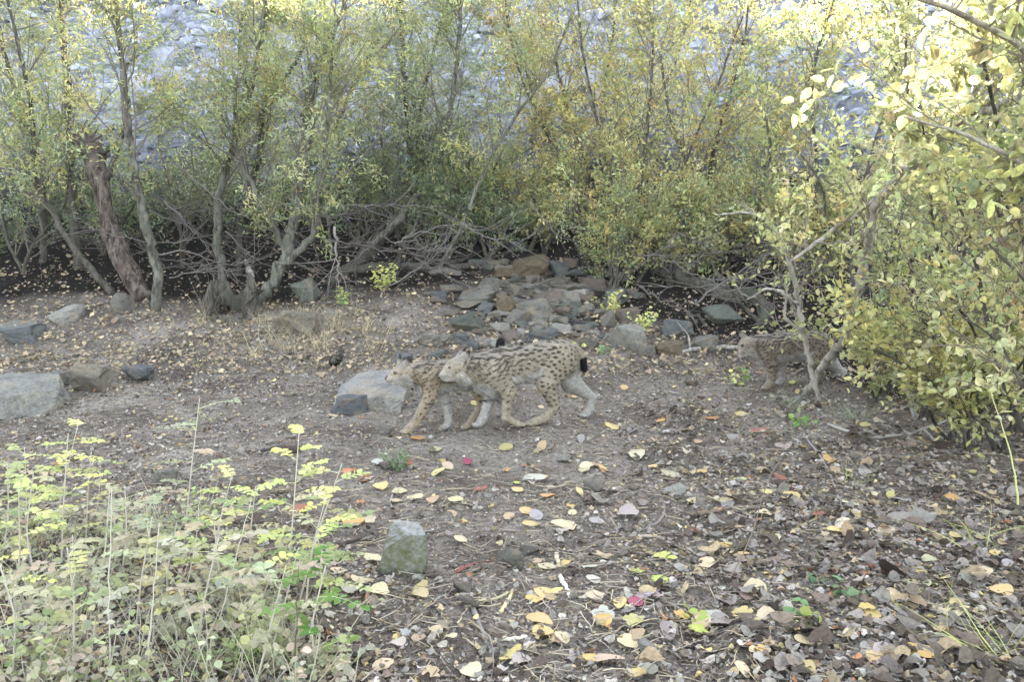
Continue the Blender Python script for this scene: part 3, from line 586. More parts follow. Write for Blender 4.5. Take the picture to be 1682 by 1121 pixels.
BS('tall shrub behind the pale curving stem with small pale leaves', [st((1460, 640, 6), [(1440, 520, 5), (1480, 380, 4), (1500, 240, 4), (1480, 100, 3), (1490, -30, 2)], .2), st((1460, 640, 5), [(1520, 500, 4), (1590, 340, 4), (1630, 190, 3), (1650, 30, 2)], .2)], seed=59, thin=.65, mat='barkdark', twcol=(.13, .11, .09), nbr=9, leafL=.062, leafW=.036, tpl=T_DIAM, nleaf=20)
for i, (px, py, lab) in enumerate([(1440, 655, 'low leafy bush hiding the rump of the young lynx'), (1520, 668, 'low yellow bush between the crooked branch and the right shrubs'), (1600, 690, 'low bush of round yellow leaves at the foot of the right shrubs'), (1672, 712, 'low yellow bush cut by the right frame edge'), (1560, 730, 'sparse low sprig in the dark gap under the right shrubs')]):
    BS(lab, [st((px, py, 3), [(px + k * 30, py - 60, 2.5), (px + k * 62, py - (118 if i < 4 else 60) + abs(k) * 22, 1.5)], ug.uniform(-.3, .1)) for k in (-1, -.3, .4, 1)], seed=160 + i, nbr=9, brlen=.42, ntw=4, t0=.12, nleaf=13 if i < 4 else 5, mat='barkdark', twcol=(.15, .13, .1))
MARKS.append(('the right hand shrub', Vector(G(1590, 742))))
# ------------------------------------------------------------------ lynxes
def sdf_mesh(prims, h, k=.028):
    """smooth union of tapered capsules -> one continuous surface (surface nets)"""
    lo = np.min([np.minimum(p['a'] - p['ra'], p['b'] - p['rb']) for p in prims], axis=0) - .06
    hi = np.max([np.maximum(p['a'] + p['ra'], p['b'] + p['rb']) for p in prims], axis=0) + .06
    n = np.ceil((hi - lo) / h).astype(int) + 1
    D = np.full(n, .2); ax = [lo[i] + h * np.arange(n[i]) for i in range(3)]
    for p in prims:
        m = max(p['ra'], p['rb']) + .07; a, b = p['a'], p['b']; sy = p.get('sy', 1.0)
        l = np.minimum(a, b) - m; u = np.maximum(a, b) + m
        i0 = np.maximum(((l - lo) / h).astype(int), 0); i1 = np.minimum(np.ceil((u - lo) / h).astype(int) + 1, n)
        sl = tuple(slice(i0[i], i1[i]) for i in range(3))
        X, Y, Z = np.meshgrid(*[ax[i][sl[i]] for i in range(3)], indexing='ij')
        yc = (a[1] + b[1]) / 2; ya = yc + (a[1] - yc) / sy; yb = yc + (b[1] - yc) / sy
        A = np.array([a[0], ya, a[2]]); B = np.array([b[0], yb, b[2]]); q = np.stack([X, yc + (Y - yc) / sy, Z], -1) - A; ba = B - A
        L2 = (ba ** 2).sum(); t = np.clip((q @ ba) / L2, 0, 1) if L2 > 1e-10 else np.zeros(X.shape)
        d = (np.linalg.norm(q - t[..., None] * ba, axis=-1) - (p['ra'] + (p['rb'] - p['ra']) * t)) * min(1, .5 + .5 * sy)
        kk = p.get('k', k); cur = D[sl]
        hh = np.maximum(kk - np.abs(cur - d), 0) / kk; D[sl] = np.minimum(cur, d) - hh * hh * kk * .25
    ins = D < 0
    c = np.zeros(tuple(np.array(n) - 1) + (3,)); cnt = np.zeros(tuple(np.array(n) - 1))
    corner = [(i, j, l) for i in (0, 1) for j in (0, 1) for l in (0, 1)]
    def sub(A_, o): return A_[o[0]:n[0] - 1 + o[0], o[1]:n[1] - 1 + o[1], o[2]:n[2] - 1 + o[2]]
    for o1 in corner:
        for axis in range(3):
            if o1[axis]: continue
            o2 = tuple(o1[i] + (1 if i == axis else 0) for i in range(3)); d1, d2 = sub(D, o1), sub(D, o2); x = (d1 < 0) != (d2 < 0)
            t = np.where(x, d1 / np.where(x, d1 - d2, 1), 0)
            for i in range(3): c[..., i] += x * (o1[i] + (t if i == axis else 0))
            cnt += x
    act = cnt > 0; idx = -np.ones(act.shape, int); idx[act] = np.arange(act.sum())
    base = np.stack(np.meshgrid(*[np.arange(q) for q in act.shape], indexing='ij'), -1)
    V = lo + h * (base[act] + c[act] / cnt[act][:, None]); F = []
    for axis in range(3):
        e = [slice(None)] * 3; e2 = [slice(None)] * 3; e[axis] = slice(0, -1); e2[axis] = slice(1, None)
        s1, s2 = ins[tuple(e)], ins[tuple(e2)]; x = np.argwhere(s1 != s2); b_, c_ = (axis + 1) % 3, (axis + 2) % 3
        x = x[(x[:, b_] > 0) & (x[:, c_] > 0) & (x[:, b_] < n[b_] - 1) & (x[:, c_] < n[c_] - 1)]
        flip = s1[tuple(x.T)]; q = []
        for db, dc in ((-1, -1), (0, -1), (0, 0), (-1, 0)):
            y = x.copy(); y[:, b_] += db; y[:, c_] += dc; q.append(idx[tuple(y.T)])
        q = np.stack(q, -1); q[~flip] = q[~flip][:, ::-1]; F.append(q)
    F = np.concatenate(F)
    E = np.concatenate([F[:, [0, 1]], F[:, [1, 2]], F[:, [2, 3]], F[:, [3, 0]]])
    for lam in (.5, -.52, .5, -.52):
        s_ = np.zeros_like(V); k_ = np.zeros(len(V)); np.add.at(s_, E[:, 0], V[E[:, 1]]); np.add.at(s_, E[:, 1], V[E[:, 0]]); np.add.at(k_, E[:, 0], 1); np.add.at(k_, E[:, 1], 1)
        V = V + lam * (s_ / np.maximum(k_, 1)[:, None] - V)
    return V, F
def cap_d(V, p):
    ba = p['b'] - p['a']; L2 = (ba ** 2).sum(); q = V - p['a']; t = np.clip((q @ ba) / L2, 0, 1) if L2 > 1e-10 else np.zeros(len(V))
    return np.linalg.norm(q - t[:, None] * ba, axis=1) - (p['ra'] + (p['rb'] - p['ra']) * t)

def lynx(label, Fp, Rp, J, seed, spotty=1.0, tan=(.285, .245, .18), S=1.0, group=None, lift=0.0):
    """Fp, Rp: world ground points under shoulders and hips give the plane of the body; J: traced joints (photo px, py, lateral offset, radius px)"""
    r = np.random.default_rng(seed); Fp, Rp = np.array(Fp, float), np.array(Rp, float)
    hd = Fp - Rp; hd[2] = 0; hd /= np.linalg.norm(hd)               # heading (towards the head)
    la = np.array([hd[1], -hd[0], 0]); la = la if la[1] < 0 else -la  # lateral: towards the camera
    O = (Fp + Rp) / 2; O[2] = H1(O[0], O[1])
    def loc(px, py, v=0.0):
        rr = ray(px, py); t = (v + (O - EYE) @ la) / (rr @ la); q = EYE + rr * t - O
        return np.array([q @ hd, v, q[2]])
    def world(q): return O + q[..., 0:1] * hd + q[..., 1:2] * la + q[..., 2:3] * np.array([0, 0, 1.])
    sc_ = float(O[1] / FPX)
    PR = []
    def pr(g, a, b, sy=1.0, k=.028):
        A, B = loc(*a[:3]), loc(*b[:3]); PR.append(dict(g=g, a=A, b=B, ra=a[3] * sc_, rb=b[3] * sc_, sy=sy, k=k))
    for g, chain, sy in J['body']:
        for a, b in zip(chain[:-1], chain[1:]): pr(g, a, b, sy, .035 if g == 'torso' else .018)
    feet = []
    for g, chain, planted in J['legs']:
        ch = [list(q) for q in chain]
        pts = [loc(*q[:3]) for q in ch]; rad = [q[3] * sc_ * .95 - .003 for q in ch]
        if planted:                                                 # set the paw down on the ground
            wq = world(pts[-1]); gz = H1(wq[0], wq[1]) - O[2] + .012 + rad[-1] * .6; dz = gz - pts[-1][2]
            pts[-1][2] = gz; pts[-2][2] += dz * .7; pts[-3][2] += dz * .3
        for i in range(len(pts) - 1): PR.append(dict(g=g, a=pts[i], b=pts[i + 1], ra=rad[i], rb=rad[i + 1], sy=.62 if i == 0 else .85, k=.03 if i == 0 else .014))
        paw = pts[-1]; fw = pts[-1] - pts[-2]; fw[2] = 0; nfw = np.array([1., 0, 0]) if planted else fw / (np.linalg.norm(fw) + 1e-6)
        for dv in (-.023, -.008, .008, .023):                       # four toes
            a = paw + np.array([0, dv * S, 0]); b_ = a + nfw * (.040 if abs(dv) < .01 else .031) * S + np.array([0, dv * .25, -.004])
            PR.append(dict(g=g + '_toe', a=a, b=b_, ra=.0145 * S, rb=.0135 * S, sy=1, k=.008))
        feet.append(paw)
    for e in J['ears']: 
        a, b_, m = e; pr('ear', a, m, .55, .012); pr('ear', m, b_, .5, .01)
    V, F = sdf_mesh(PR, .0062)
    E1 = V[F[:, 1]] - V[F[:, 0]]; E2 = V[F[:, 2]] - V[F[:, 0]]; fn = np.cross(E1, E2); NV = np.zeros_like(V)
    for kx in range(4): np.add.at(NV, F[:, kx], fn)
    NV /= np.linalg.norm(NV, axis=1, keepdims=True) + 1e-12
    # --- coat
    dist = np.stack([cap_d(V, p) for p in PR]); near = dist.argmin(0); gs = np.array([p['g'] for p in PR]); g = gs[near]
    tv = np.array(tan); white = np.array([.36, .345, .31]); dark = np.array([.022, .016, .013]); grey = np.array([.29, .265, .225])
    u, v, z = V.T
    body_axis = [(loc(*q[:3]), q[3] * sc_) for q in J['body'][0][1]]; bu = np.array([q[0][0] for q in body_axis])[::-1]; bz = np.array([q[0][2] for q in body_axis])[::-1]; br = np.array([q[1] for q in body_axis])[::-1]
    rel = (z - np.interp(u, bu, bz)) / np.interp(u, bu, br)          # -1 belly .. +1 back
    wn = Waves(.09, 8, seed)(u + v * .4, z) * .14
    C = np.zeros((len(V), 3)); torso = np.isin(g, ['torso', 'neck'])
    mW = np.clip((-.28 - rel + wn) / .35, 0, 1)                      # pale belly
    C[:] = tv; gb = np.clip((rel - .35) / .6, 0, 1)[:, None]; C = C * (1 - gb * .5) + grey * gb * .5
    C = C * (1 - mW[:, None]) + white * mW[:, None]
    leg = np.array([q.startswith('fore') or q.startswith('hind') for q in g]); inner = np.zeros(len(V))
    for name, chain, _ in J['legs']:
        mk = np.array([q.startswith(name) for q in g]); vc = np.mean([q[2] for q in chain]); ca_ = [loc(*q[:3]) for q in chain]
        zz = (z - ca_[-1][2]) / (ca_[0][2] - ca_[-1][2] + 1e-6)
        s_ = (v - vc) * np.sign(vc); inn = np.clip((.004 - s_) / .02, 0, 1) * np.clip((1.25 - zz) / .5, 0, 1)
        low = np.clip((.33 - zz) / .3, 0, 1)
        cc = tv * (1 - low[:, None] * .0) * (1 + .08 * low[:, None]); cc = cc * (1 - inn[:, None]) + white * .95 * inn[:, None]
        mot = .5 + .5 * np.clip(Waves(.05, 8, seed + 5)(u, z), -1, 1)[:, None]; cc = cc * (.9 + .12 * mot); C[mk] = cc[mk]; inner[mk] = inn[mk]
    bl = ~leg
    # spots: short streaks along neck and back, round spots on flank and thigh, smaller towards the feet
    lo_, hi_ = V.min(0), V.max(0); spots = []; tries = 0; step = J.get('step', .031)
    while tries < 6000:
        tries += 1; q = np.array([r.uniform(lo_[0], hi_[0]), r.uniform(lo_[2], hi_[2])])
        if all(((q - s_[0]) ** 2 / np.array([1.3, .75])).sum() > step ** 2 for s_ in spots): spots.append((q, r.normal(), r.uniform(.8, 1.25)))
    sp = np.zeros(len(V)); fz = body_axis[0][0][0]; rz = body_axis[-1][0][0]
    for q, a_, s_ in spots:
        f = np.clip((q[0] - rz) / (fz - rz), 0, 1.4); zr = (q[1] - np.interp(q[0], bu, bz)) / np.interp(q[0], bu, br)
        ln = (.012 + .020 * np.clip(f, 0, 1) * np.clip(zr + .5, 0, 1)) * s_ * S * .82; wd = .0066 * s_ * S
        if f > .8: ln *= 1.15; wd *= .75
        if f < .25: ln *= 1.0; wd *= 1.12
        ang = .55 * f + .2 * a_ if zr < .7 else .1 * a_
        du, dz = u - q[0] + .010 * np.sign(v), z - q[1]; x = du * math.cos(ang) - dz * math.sin(ang); y = du * math.sin(ang) + dz * math.cos(ang)
        d = np.sqrt((x / ln) ** 2 + (y / wd) ** 2); sp = np.maximum(sp, np.clip((1.5 - d) / .7, 0, 1))
    sp *= (1 - mW * bl) * (1 - .85 * inner) * spotty * np.where(np.isin(g, ['head', 'ear', 'muzzle', 'ruff']), .12, 1)
    for name, chain, _ in J['legs']:
        mk = np.array([q.startswith(name) for q in g]); ca_ = [loc(*q[:3]) for q in chain]; zz = (z - ca_[-1][2]) / (ca_[0][2] - ca_[-1][2] + 1e-6); sp[mk] *= np.clip((zz[mk] - .10) / .25, 0, 1)
    for (a, b_, w_, both) in J.get('marks', []):                     # bars and streaks traced from the coat
        A, B = loc(*a), loc(*b_); ba = (B - A)[[0, 2]]; qq = V[:, [0, 2]] - A[[0, 2]]; t = np.clip((qq @ ba) / (ba @ ba), 0, 1); d = np.linalg.norm(qq - t[:, None] * ba, axis=1)
        okv = np.abs(v - A[1]) < .075 if not both else True; brk = np.clip(.75 + .7 * Waves(.05, 6, seed + 9)(u * 1.3, z), .15, 1); d = d + .004 * Waves(.07, 6, seed + 8)(u, z); sp = np.maximum(sp, np.clip((w_ * sc_ * 1.1 - d) / (.7 * w_ * sc_), 0, 1) * okv * brk)
    C = C * (1 - sp[:, None] * .93) + dark * sp[:, None] * .93
    for gname, col, am in (('muzzle', (.36, .335, .29), .55), ('ruff', (.37, .35, .305), .65), ('chin', (.44, .42, .38), .8), ('nose', (.10, .055, .05), .9), ('ear', (.24, .215, .18), .75), ('tail', tuple(tv), .9), ('tailtip', (.010, .009, .009), 1)):
        mk = g == gname; C[mk] = C[mk] * (1 - am) + np.array(col) * am
    for ex in J['eyes']:                                            # dark rim and pale patches about the eye
        d = np.linalg.norm(V - loc(*ex[:3]), axis=1) / sc_; k1 = np.clip((3.6 - d) / 1.6, 0, 1)[:, None] * (~np.isin(g, ['ear']))[:, None]; k0 = np.clip((6.5 - d) / 3, 0, 1)[:, None] * (1 - k1) * .2
        C = C * (1 - k0) + np.array([.42, .40, .35]) * k0; C = C * (1 - k1 * .88) + dark * k1 * .88
    mk = g == 'ear'
    for e in J['ears']:
        dt = np.linalg.norm(V - loc(*e[1][:3]), axis=1) / sc_; k1 = (np.clip((9 - dt) / 5, 0, 1) * mk)[:, None]; C = C * (1 - k1 * .9) + dark * k1 * .9
    C *= (1 + .10 * r.normal(size=(len(V), 1)))
    T = thing('lynx', label, 'lynx', O, group)
    C *= J.get('tone', .74) * (1 + .10 * np.clip(Waves(.045, 9, seed + 21)(u + v, z), -1.6, 1.6) + .07 * np.clip(Waves(.02, 9, seed + 22)(u, z + v), -1.6, 1.6))[:, None]
    m = MB(); m.add(world(V), F, np.clip(C, .004, .8)); body = m.build('body', M['cat'], T, True, O)
    # --- hair lying back along the body
    nh = J.get('hair', 30000); Vi = r.choice(len(V), nh); tang = np.array([-1., 0, -.55]) - (NV[Vi] @ np.array([-1., 0, -.55]))[:, None] * NV[Vi]
    tang /= np.linalg.norm(tang, axis=1, keepdims=True) + 1e-9
    ll = np.array([{'torso': .020, 'neck': .024, 'ruff': .034, 'chin': .016, 'tail': .018, 'tailtip': .018, 'head': .009, 'muzzle': .005, 'nose': .001, 'ear': .006}.get(q, .007 if 'toe' in q else .011) for q in g[Vi]]) * r.uniform(.6, 1.3, nh)
    ll = ll * 1.2; ll = ll * np.where((g[Vi] == 'torso') & (rel[Vi] < -.5), 1.7, 1)
    dd = tang * .85 + NV[Vi] * .34 + r.normal(size=(nh, 3)) * .16; m = MB()
    m.leaves(world(V[Vi] - NV[Vi] * .002), (dd @ np.stack([hd, la, [0, 0, 1]])), (NV[Vi] @ np.stack([hd, la, [0, 0, 1]])), ll, .0042, np.clip(C[Vi] * (1 + .30 * r.normal(size=(nh, 1))), .004, .85), (np.array([[0, .5, 0], [0, -.5, 0], [1, 0, 0.]]), np.array([[0, 1, 2]])))
    m.build('hair', M['hair'], T, False, O)
    # --- face details
    for ex in J['eyes']:
        c_ = loc(*ex[:3]); m = MB(); rr_ = ex[3] * sc_
        th, ph = np.meshgrid(np.linspace(0, np.pi, 9), np.linspace(0, 2 * np.pi, 13)[:-1], indexing='ij'); sv = np.stack([np.sin(th) * np.cos(ph), np.sin(th) * np.sin(ph), np.cos(th)], -1).reshape(-1, 3) * rr_
        i = np.arange(8)[:, None] * 12; j = np.arange(12)[None]; q = np.stack([i + j, i + 12 + j, i + 12 + (j + 1) % 12, i + (j + 1) % 12], -1).reshape(-1, 4)
        m.add(world(sv * np.array([1, .8, .9]) + c_), q, np.where((sv[:, 0:1] > rr_ * .3), np.array([[.01, .01, .01]]), np.array([[.14, .11, .03]]))); m.build('eye', M['eye'], T, True, O)
    for e in J['ears']:
        b_ = loc(*e[1][:3]); d0 = b_ - loc(*e[2][:3]); d0 /= np.linalg.norm(d0) + 1e-9; m = MB()
        for kk in range(9):
            a = b_ - d0 * .008 + r.normal(size=3) * .003; q = a + d0 * r.uniform(.018, .034) * S + r.normal(size=3) * .003; m.tube(world(np.array([a, (a + q) / 2 + r.normal(size=3) * .001, q])), [.0016, .0012, .0003], 3, (.012, .01, .01))
        m.build('ear_tuft', M['hair'], T, False, O)
    mz = loc(*J['nose'][:3]); m = MB()
    for sgn in (-1, 1):
        for kk in range(6):
            a = mz + np.array([-.022, sgn * .016, -.012 + .004 * (kk % 3)]); q = a + np.array([-.03 + r.normal() * .01, sgn * .055, -.02 + .012 * (kk % 4)]); m.tube(world(np.array([a, (a + q) / 2 + np.array([0, 0, .004]), q])), [.0006, .0005, .0002], 3, (.6, .58, .54))
    m.build('whiskers', M['hair'], T, False, O)
    return T
def glossy_eye():
    m, n, out = newmat('lynx_eye'); a = node(n, "ShaderNodeAttribute", attribute_name="col"); p = node(n, "ShaderNodeBsdfPrincipled"); p.inputs['Roughness'].default_value = .12
    n.links.new(a.outputs[0], p.inputs[0]); n.links.new(p.outputs[0], out.inputs[0]); return m
M['eye'] = glossy_eye()

LA_J = dict(
    body=[('torso', [(806, 611, 0, 32), (830, 604, 0, 32), (862, 598, 0, 28.5), (895, 590, 0, 28.5), (921, 589, 0, 31)], .74),
          ('torso', [(799, 624, 0, 25), (808, 632, 0, 22)], .7),
          ('neck', [(806, 606, 0, 31), (784, 604, 0, 26), (764, 604, 0, 19)], .85),
          ('head', [(757, 603, 0, 16.5), (750, 604, 0, 16)], 1.0), ('head', [(748, 602, 0, 12.5), (737, 607, 0, 9)], 1.0),
          ('muzzle', [(738, 613, 0, 9.5), (729, 616, 0, 7.5)], 1.05), ('nose', [(725.5, 612, 0, 3.2), (723.5, 613, 0, 2.6)], 1.3), ('chin', [(740, 621, 0, 6), (731, 622, 0, 4.5)], 1.0),
          ('ruff', [(757, 614, .042, 8), (766, 626, .046, 5)], .6), ('ruff', [(757, 614, -.042, 8), (766, 626, -.046, 5)], .6), ('ruff', [(750, 618, 0, 9), (757, 624, 0, 7)], 1.2),
          ('tail', [(944, 572, 0, 8), (954, 584, 0, 7)], 1), ('tailtip', [(957, 590, 0, 7), (959, 606, 0, 6)], 1)],
    legs=[('fore_near', [(815, 612, .075, 29), (836, 645, .082, 14), (832, 670, .078, 9), (831, 686, .076, 8), (851, 697, .076, 6.8)], False),
          ('fore_far', [(802, 618, -.06, 26), (806, 648, -.062, 13), (799, 672, -.060, 9.5), (794, 695, -.058, 8.5), (787, 710, -.056, 8.5)], True),
          ('hind_near', [(918, 594, .075, 32), (899, 632, .085, 19), (906, 652, .082, 13), (912, 668, .080, 9.5), (896, 689, .078, 8.5), (874, 699, .078, 8.0)], True),
          ('hind_far', [(926, 596, -.06, 30), (938, 628, -.075, 20), (962, 646, -.078, 11), (972, 655, -.078, 9.5), (968, 677, -.078, 8.8), (962, 688, -.078, 8.5)], True)],
    ears=[((757, 593, .038, 7.5), (771, 577, .052, 2.2), (765, 584, .048, 6.0)), ((752, 592, -.038, 7.0), (763, 574, -.052, 2.2), (758, 582, -.048, 5.6))],
    eyes=[(738.5, 604.5, .033, 2.0), (738.5, 604.5, -.033, 2.0)], nose=(725, 612, 0),
    marks=[((908, 573, .1), (890, 600, .1), 2.0, True), ((793, 659, -.06), (812, 655, -.06), 3.0, False), ((764, 618, .05), (766, 628, .05), 1.8, False), ((741, 606, .035), (757, 610, .06), 1.3, False), ((746, 611, .035), (763, 617, .06), 1.3, False), ((726, 619, .02), (742, 618.5, .03), 1.0, False), ((731, 611, .03), (737, 613, .03), .7, False), ((744, 592, .0), (752, 590, .0), 1.0, True),
           ((822, 580, .1), (842, 618, .1), 1.7, True), ((775, 587, .1), (800, 592, .1), 1.5, True), ((772, 596, .1), (795, 600, .1), 1.5, True), ((850, 569, 0), (905, 558, 0), 1.2, True), ((801, 611, .1), (797, 624, .1), 1.6, True)])
_g = G(800, 707); FA = P(800, 707, _g[1] + .02); RA = P(945, 697, _g[1] + .30)
lynx('spotted adult lynx walking left across the path, ochre thighs with bold spots', FA, RA, LA_J, 101, 1.0, group='lynxes crossing the clearing')
MARKS.append(('the adult lynx', Vector(G(850, 706))))

LB_J = dict(
    body=[('torso', [(708, 621, 0, 24), (730, 618, 0, 25), (762, 618, 0, 23), (792, 616, 0, 22), (812, 614, 0, 23)], .74),
          ('torso', [(697, 630, 0, 17), (708, 636, 0, 16)], .7),
          ('neck', [(706, 617, 0, 22), (690, 614, 0, 18), (674, 612, 0, 14)], .85),
          ('head', [(667, 612, 0, 14), (660, 613, 0, 13)], 1.0), ('head', [(657, 611, 0, 10), (647, 616, 0, 7.5)], 1.0),
          ('muzzle', [(648, 621, 0, 8), (640, 624, 0, 6.2)], 1.05), ('nose', [(637, 621, 0, 2.8), (635, 622, 0, 2.2)], 1.3), ('chin', [(650, 628, 0, 5), (643, 629, 0, 4)], 1.0),
          ('ruff', [(664, 620, .036, 7), (672, 631, .040, 4.5)], .6), ('ruff', [(664, 620, -.036, 7), (672, 631, -.040, 4.5)], .6), ('ruff', [(658, 626, 0, 7), (664, 631, 0, 5)], 1.2),
          ('tail', [(818, 603, 0, 6), (824, 586, 0, 5.5), (822, 578, 0, 5.5)], 1), ('tailtip', [(821.5, 570, 0, 7.5), (822, 562, 0, 7)], 1)],
    legs=[('fore_near', [(708, 622, .06, 22), (707, 650, .066, 12), (694, 676, .064, 9.5), (681, 698, .062, 8), (668, 711, .062, 8)], True),
          ('fore_far', [(722, 626, -.05, 20), (729, 652, -.052, 11), (734, 674, -.050, 8), (737, 690, -.048, 7.5), (733, 697, -.048, 7.5)], True),
          ('hind_near', [(806, 618, .06, 23), (788, 644, .068, 15), (792, 660, .066, 10), (788, 668, .064, 7.5), (776, 684, .064, 7), (768, 691, .064, 7)], True),
          ('hind_far', [(812, 620, -.05, 22), (818, 646, -.06, 14), (830, 662, -.062, 9), (834, 668, -.062, 7.5), (828, 684, -.062, 7), (822, 690, -.062, 7)], True)],
    ears=[((664, 602, .030, 6.5), (672, 589, .040, 2.0), (668, 596, .036, 5.2)), ((657, 601, -.030, 6.5), (657, 585, -.040, 2.0), (657, 593, -.036, 5.2))],
    eyes=[(649, 613, .028, 1.8), (649, 613, -.028, 1.8)], nose=(637, 621, 0), hair=22000, step=.029,
    marks=[((696, 664, .06), (712, 662, .06), 1.8, False), ((693, 670, .06), (707, 669, .06), 1.6, False), ((668, 618, .04), (673, 628, .04), 1.8, False), ((728, 664, -.05), (738, 660, -.05), 2.2, False), ((651, 614, .03), (664, 618, .045), 1.2, False), ((638, 626.5, .015), (650, 626, .025), .9, False), ((655, 619, .03), (667, 624, .045), 1.0, False),
           ((657, 594, -.04), (658, 601, -.04), 1.6, True), ((688, 602, .1), (705, 605, .1), 1.5, True), ((684, 610, .1), (702, 613, .1), 1.5, True)])
FB = P(700, 705, FA[1] + .03); RB = P(812, 690, FA[1] + .37)
lynx('smaller lynx leading at left, half hidden behind the adult, black tail tip raised', FB, RB, LB_J, 102, .95, (.275, .22, .15), .88, group='lynxes crossing the clearing')

LC_J = dict(
    body=[('torso', [(1262, 574, 0, 23), (1284, 570, 0, 24), (1310, 569, 0, 23), (1335, 566, 0, 21), (1350, 569, 0, 20)], .74),
          ('torso', [(1254, 584, 0, 15), (1262, 590, 0, 14)], .7),
          ('neck', [(1260, 570, 0, 19), (1247, 567, 0, 16), (1236, 566, 0, 13)], .9),
          ('head', [(1231, 567, 0, 13), (1226, 568, 0, 12.5)], 1.0), ('head', [(1224, 567, 0, 9.5), (1219, 571, 0, 7.5)], 1.0),
          ('muzzle', [(1221, 576, 0, 7.5), (1216, 578, 0, 5.8)], 1.05), ('nose', [(1213.5, 575.5, 0, 2.5), (1212.5, 576, 0, 2.1)], 1.3), ('chin', [(1222, 582, 0, 5), (1217, 583, 0, 4)], 1.0),
          ('ruff', [(1231, 574, .036, 7), (1238, 583, .040, 4.5)], .6), ('ruff', [(1231, 574, -.036, 7), (1238, 583, -.040, 4.5)], .6), ('ruff', [(1227, 579, 0, 7), (1232, 583, 0, 5)], 1.2),
          ('tail', [(1364, 562, 0, 6), (1370, 574, 0, 5)], 1), ('tailtip', [(1371, 578, 0, 5), (1372, 586, 0, 4.5)], 1)],
    legs=[('fore_near', [(1262, 578, .06, 20), (1268, 602, .066, 10), (1268, 620, .064, 7.8), (1265, 631, .062, 7.2), (1259, 637, .062, 7)], True),
          ('fore_far', [(1270, 580, -.05, 18), (1282, 602, -.052, 9), (1283, 618, -.050, 7), (1283, 628, -.048, 6.5), (1278, 633, -.048, 6.5)], True),
          ('hind_near', [(1350, 573, .06, 21), (1334, 600, .068, 14), (1344, 614, .066, 9), (1350, 620, .064, 7), (1345, 633, .064, 6.6), (1338, 640, .064, 6.6)], True),
          ('hind_far', [(1354, 575, -.05, 20), (1368, 600, -.06, 13), (1380, 611, -.062, 8.5), (1385, 617, -.062, 7), (1381, 631, -.062, 6.6), (1374, 637, -.062, 6.6)], True)],
    ears=[((1234, 557, .030, 5.5), (1236, 546, .036, 1.8), (1236, 552, .034, 4.2)), ((1224, 556, -.030, 5.5), (1211, 543, -.040, 1.6), (1217, 549, -.036, 3.8))],
    eyes=[(1219.5, 568.5, .028, 1.6), (1219.5, 568.5, -.028, 1.6)], nose=(1213, 575.5, 0), hair=20000, step=.028,
    marks=[((1222, 570, .03), (1235, 575, .045), 1.0, False), ((1214, 580, .015), (1222, 580, .025), .8, False), ((1258, 603, .06), (1276, 601, .06), 1.5, False), ((1261, 611, .06), (1276, 609, .06), 1.4, False)])
GC = G(1259, 641); FC = P(1262, 640, GC[1] + .06); RC = P(1352, 640, GC[1] + .30)
lynx('young lynx at right standing behind thin pale stems with its head lowered', FC, RC, LC_J, 103, 1.0, (.22, .175, .13), .85, group='lynxes crossing the clearing')
MARKS.append(('the young lynx', Vector(GC)))
# ------------------------------------------------------------------ dead wood
def wood(name, label, pts, mat, sides=8, group=None, cat='log', col=(.12, .10, .085), rough=.2, seed=0, twigs=0, on_ground=True):
    """pts: (px, py, radius_px[, lift]) traced on the ground"""
    r = np.random.default_rng(seed + 900); q = []
    for p in pts:
        g = G(p[0], p[1]) if len(p) < 4 or p[3] is None else P(p[0], p[1], p[3]); rad = p[2] * g[1] / FPX; q.append([g[0], g[1], g[2] + (rad * .7 if len(p) < 4 or p[3] is None else 0), rad])
    s_ = smooth_poly(q, max(8, len(q) * 5)); b = MB(); v = s_[:, :3]; v[1:-1] += r.normal(size=(len(v) - 2, 3)) * s_[1:-1, 3:4] * .3
    b.tube(v, s_[:, 3], sides + 3, col, rough=rough * .7, seed=seed)
    for _ in range(twigs):
        k = rint(r, 1, len(v) - 2); d = (v[k + 1] - v[k - 1]); d /= np.linalg.norm(d); tp = wander(r, v[k], d + r.normal(size=3) * .7 + np.array([0, 0, .3]), r.uniform(.25, .9), 6, .2, .02)
        b.tube(tp, np.linspace(s_[k, 3] * .5, .0015, 7), 4, col, False)
    o = b.build(name, M[mat], None, True, v[0]); return tag(o, label, cat, group)
Ys = gy(235, 492)
T = thing('broken_snag', 'broken brown dead trunk with splintered top leaning behind the left willow', 'dead tree', P(235, 492, Ys))
b = MB(); q = smooth_poly([[*P(px, py, Ys + i * .05), rd * Ys / FPX] for i, (px, py, rd) in enumerate([(238, 494, 15), (215, 452, 14), (192, 408, 14), (176, 360, 13), (168, 320, 14), (160, 280, 16), (152, 238, 15)])], 40)
rr = np.random.default_rng(5); b.tube(q[:, :3], q[:, 3], 16, rough=.16, seed=4)
for k in range(11):
    a = q[-1, :3] + rr.normal(size=3) * np.array([.08, .06, .02]); e = a + np.array([rr.normal() * .12, rr.normal() * .05, rr.uniform(.05, .26)]); b.tube(np.array([a - np.array([0, 0, .12]), a, e]), [.05, .035, .004], 5)
b.build('trunk', M['snag'], T, True, P(235, 492, Ys)); b = MB()
for pts in ([(168, 250, 6), (200, 230, 4), (204, 200, 3)], [(150, 262, 5), (128, 232, 4), (122, 230, 2)], [(172, 300, 6), (190, 262, 5), (206, 196, 4), (206, 120, 3)]):
    q = smooth_poly([[*P(px, py, Ys + .2), rd * Ys / FPX] for px, py, rd in pts], 12); b.tube(q[:, :3], q[:, 3], 6)
b.build('broken_limb', M['barkdark'], T, True, P(235, 492, Ys))
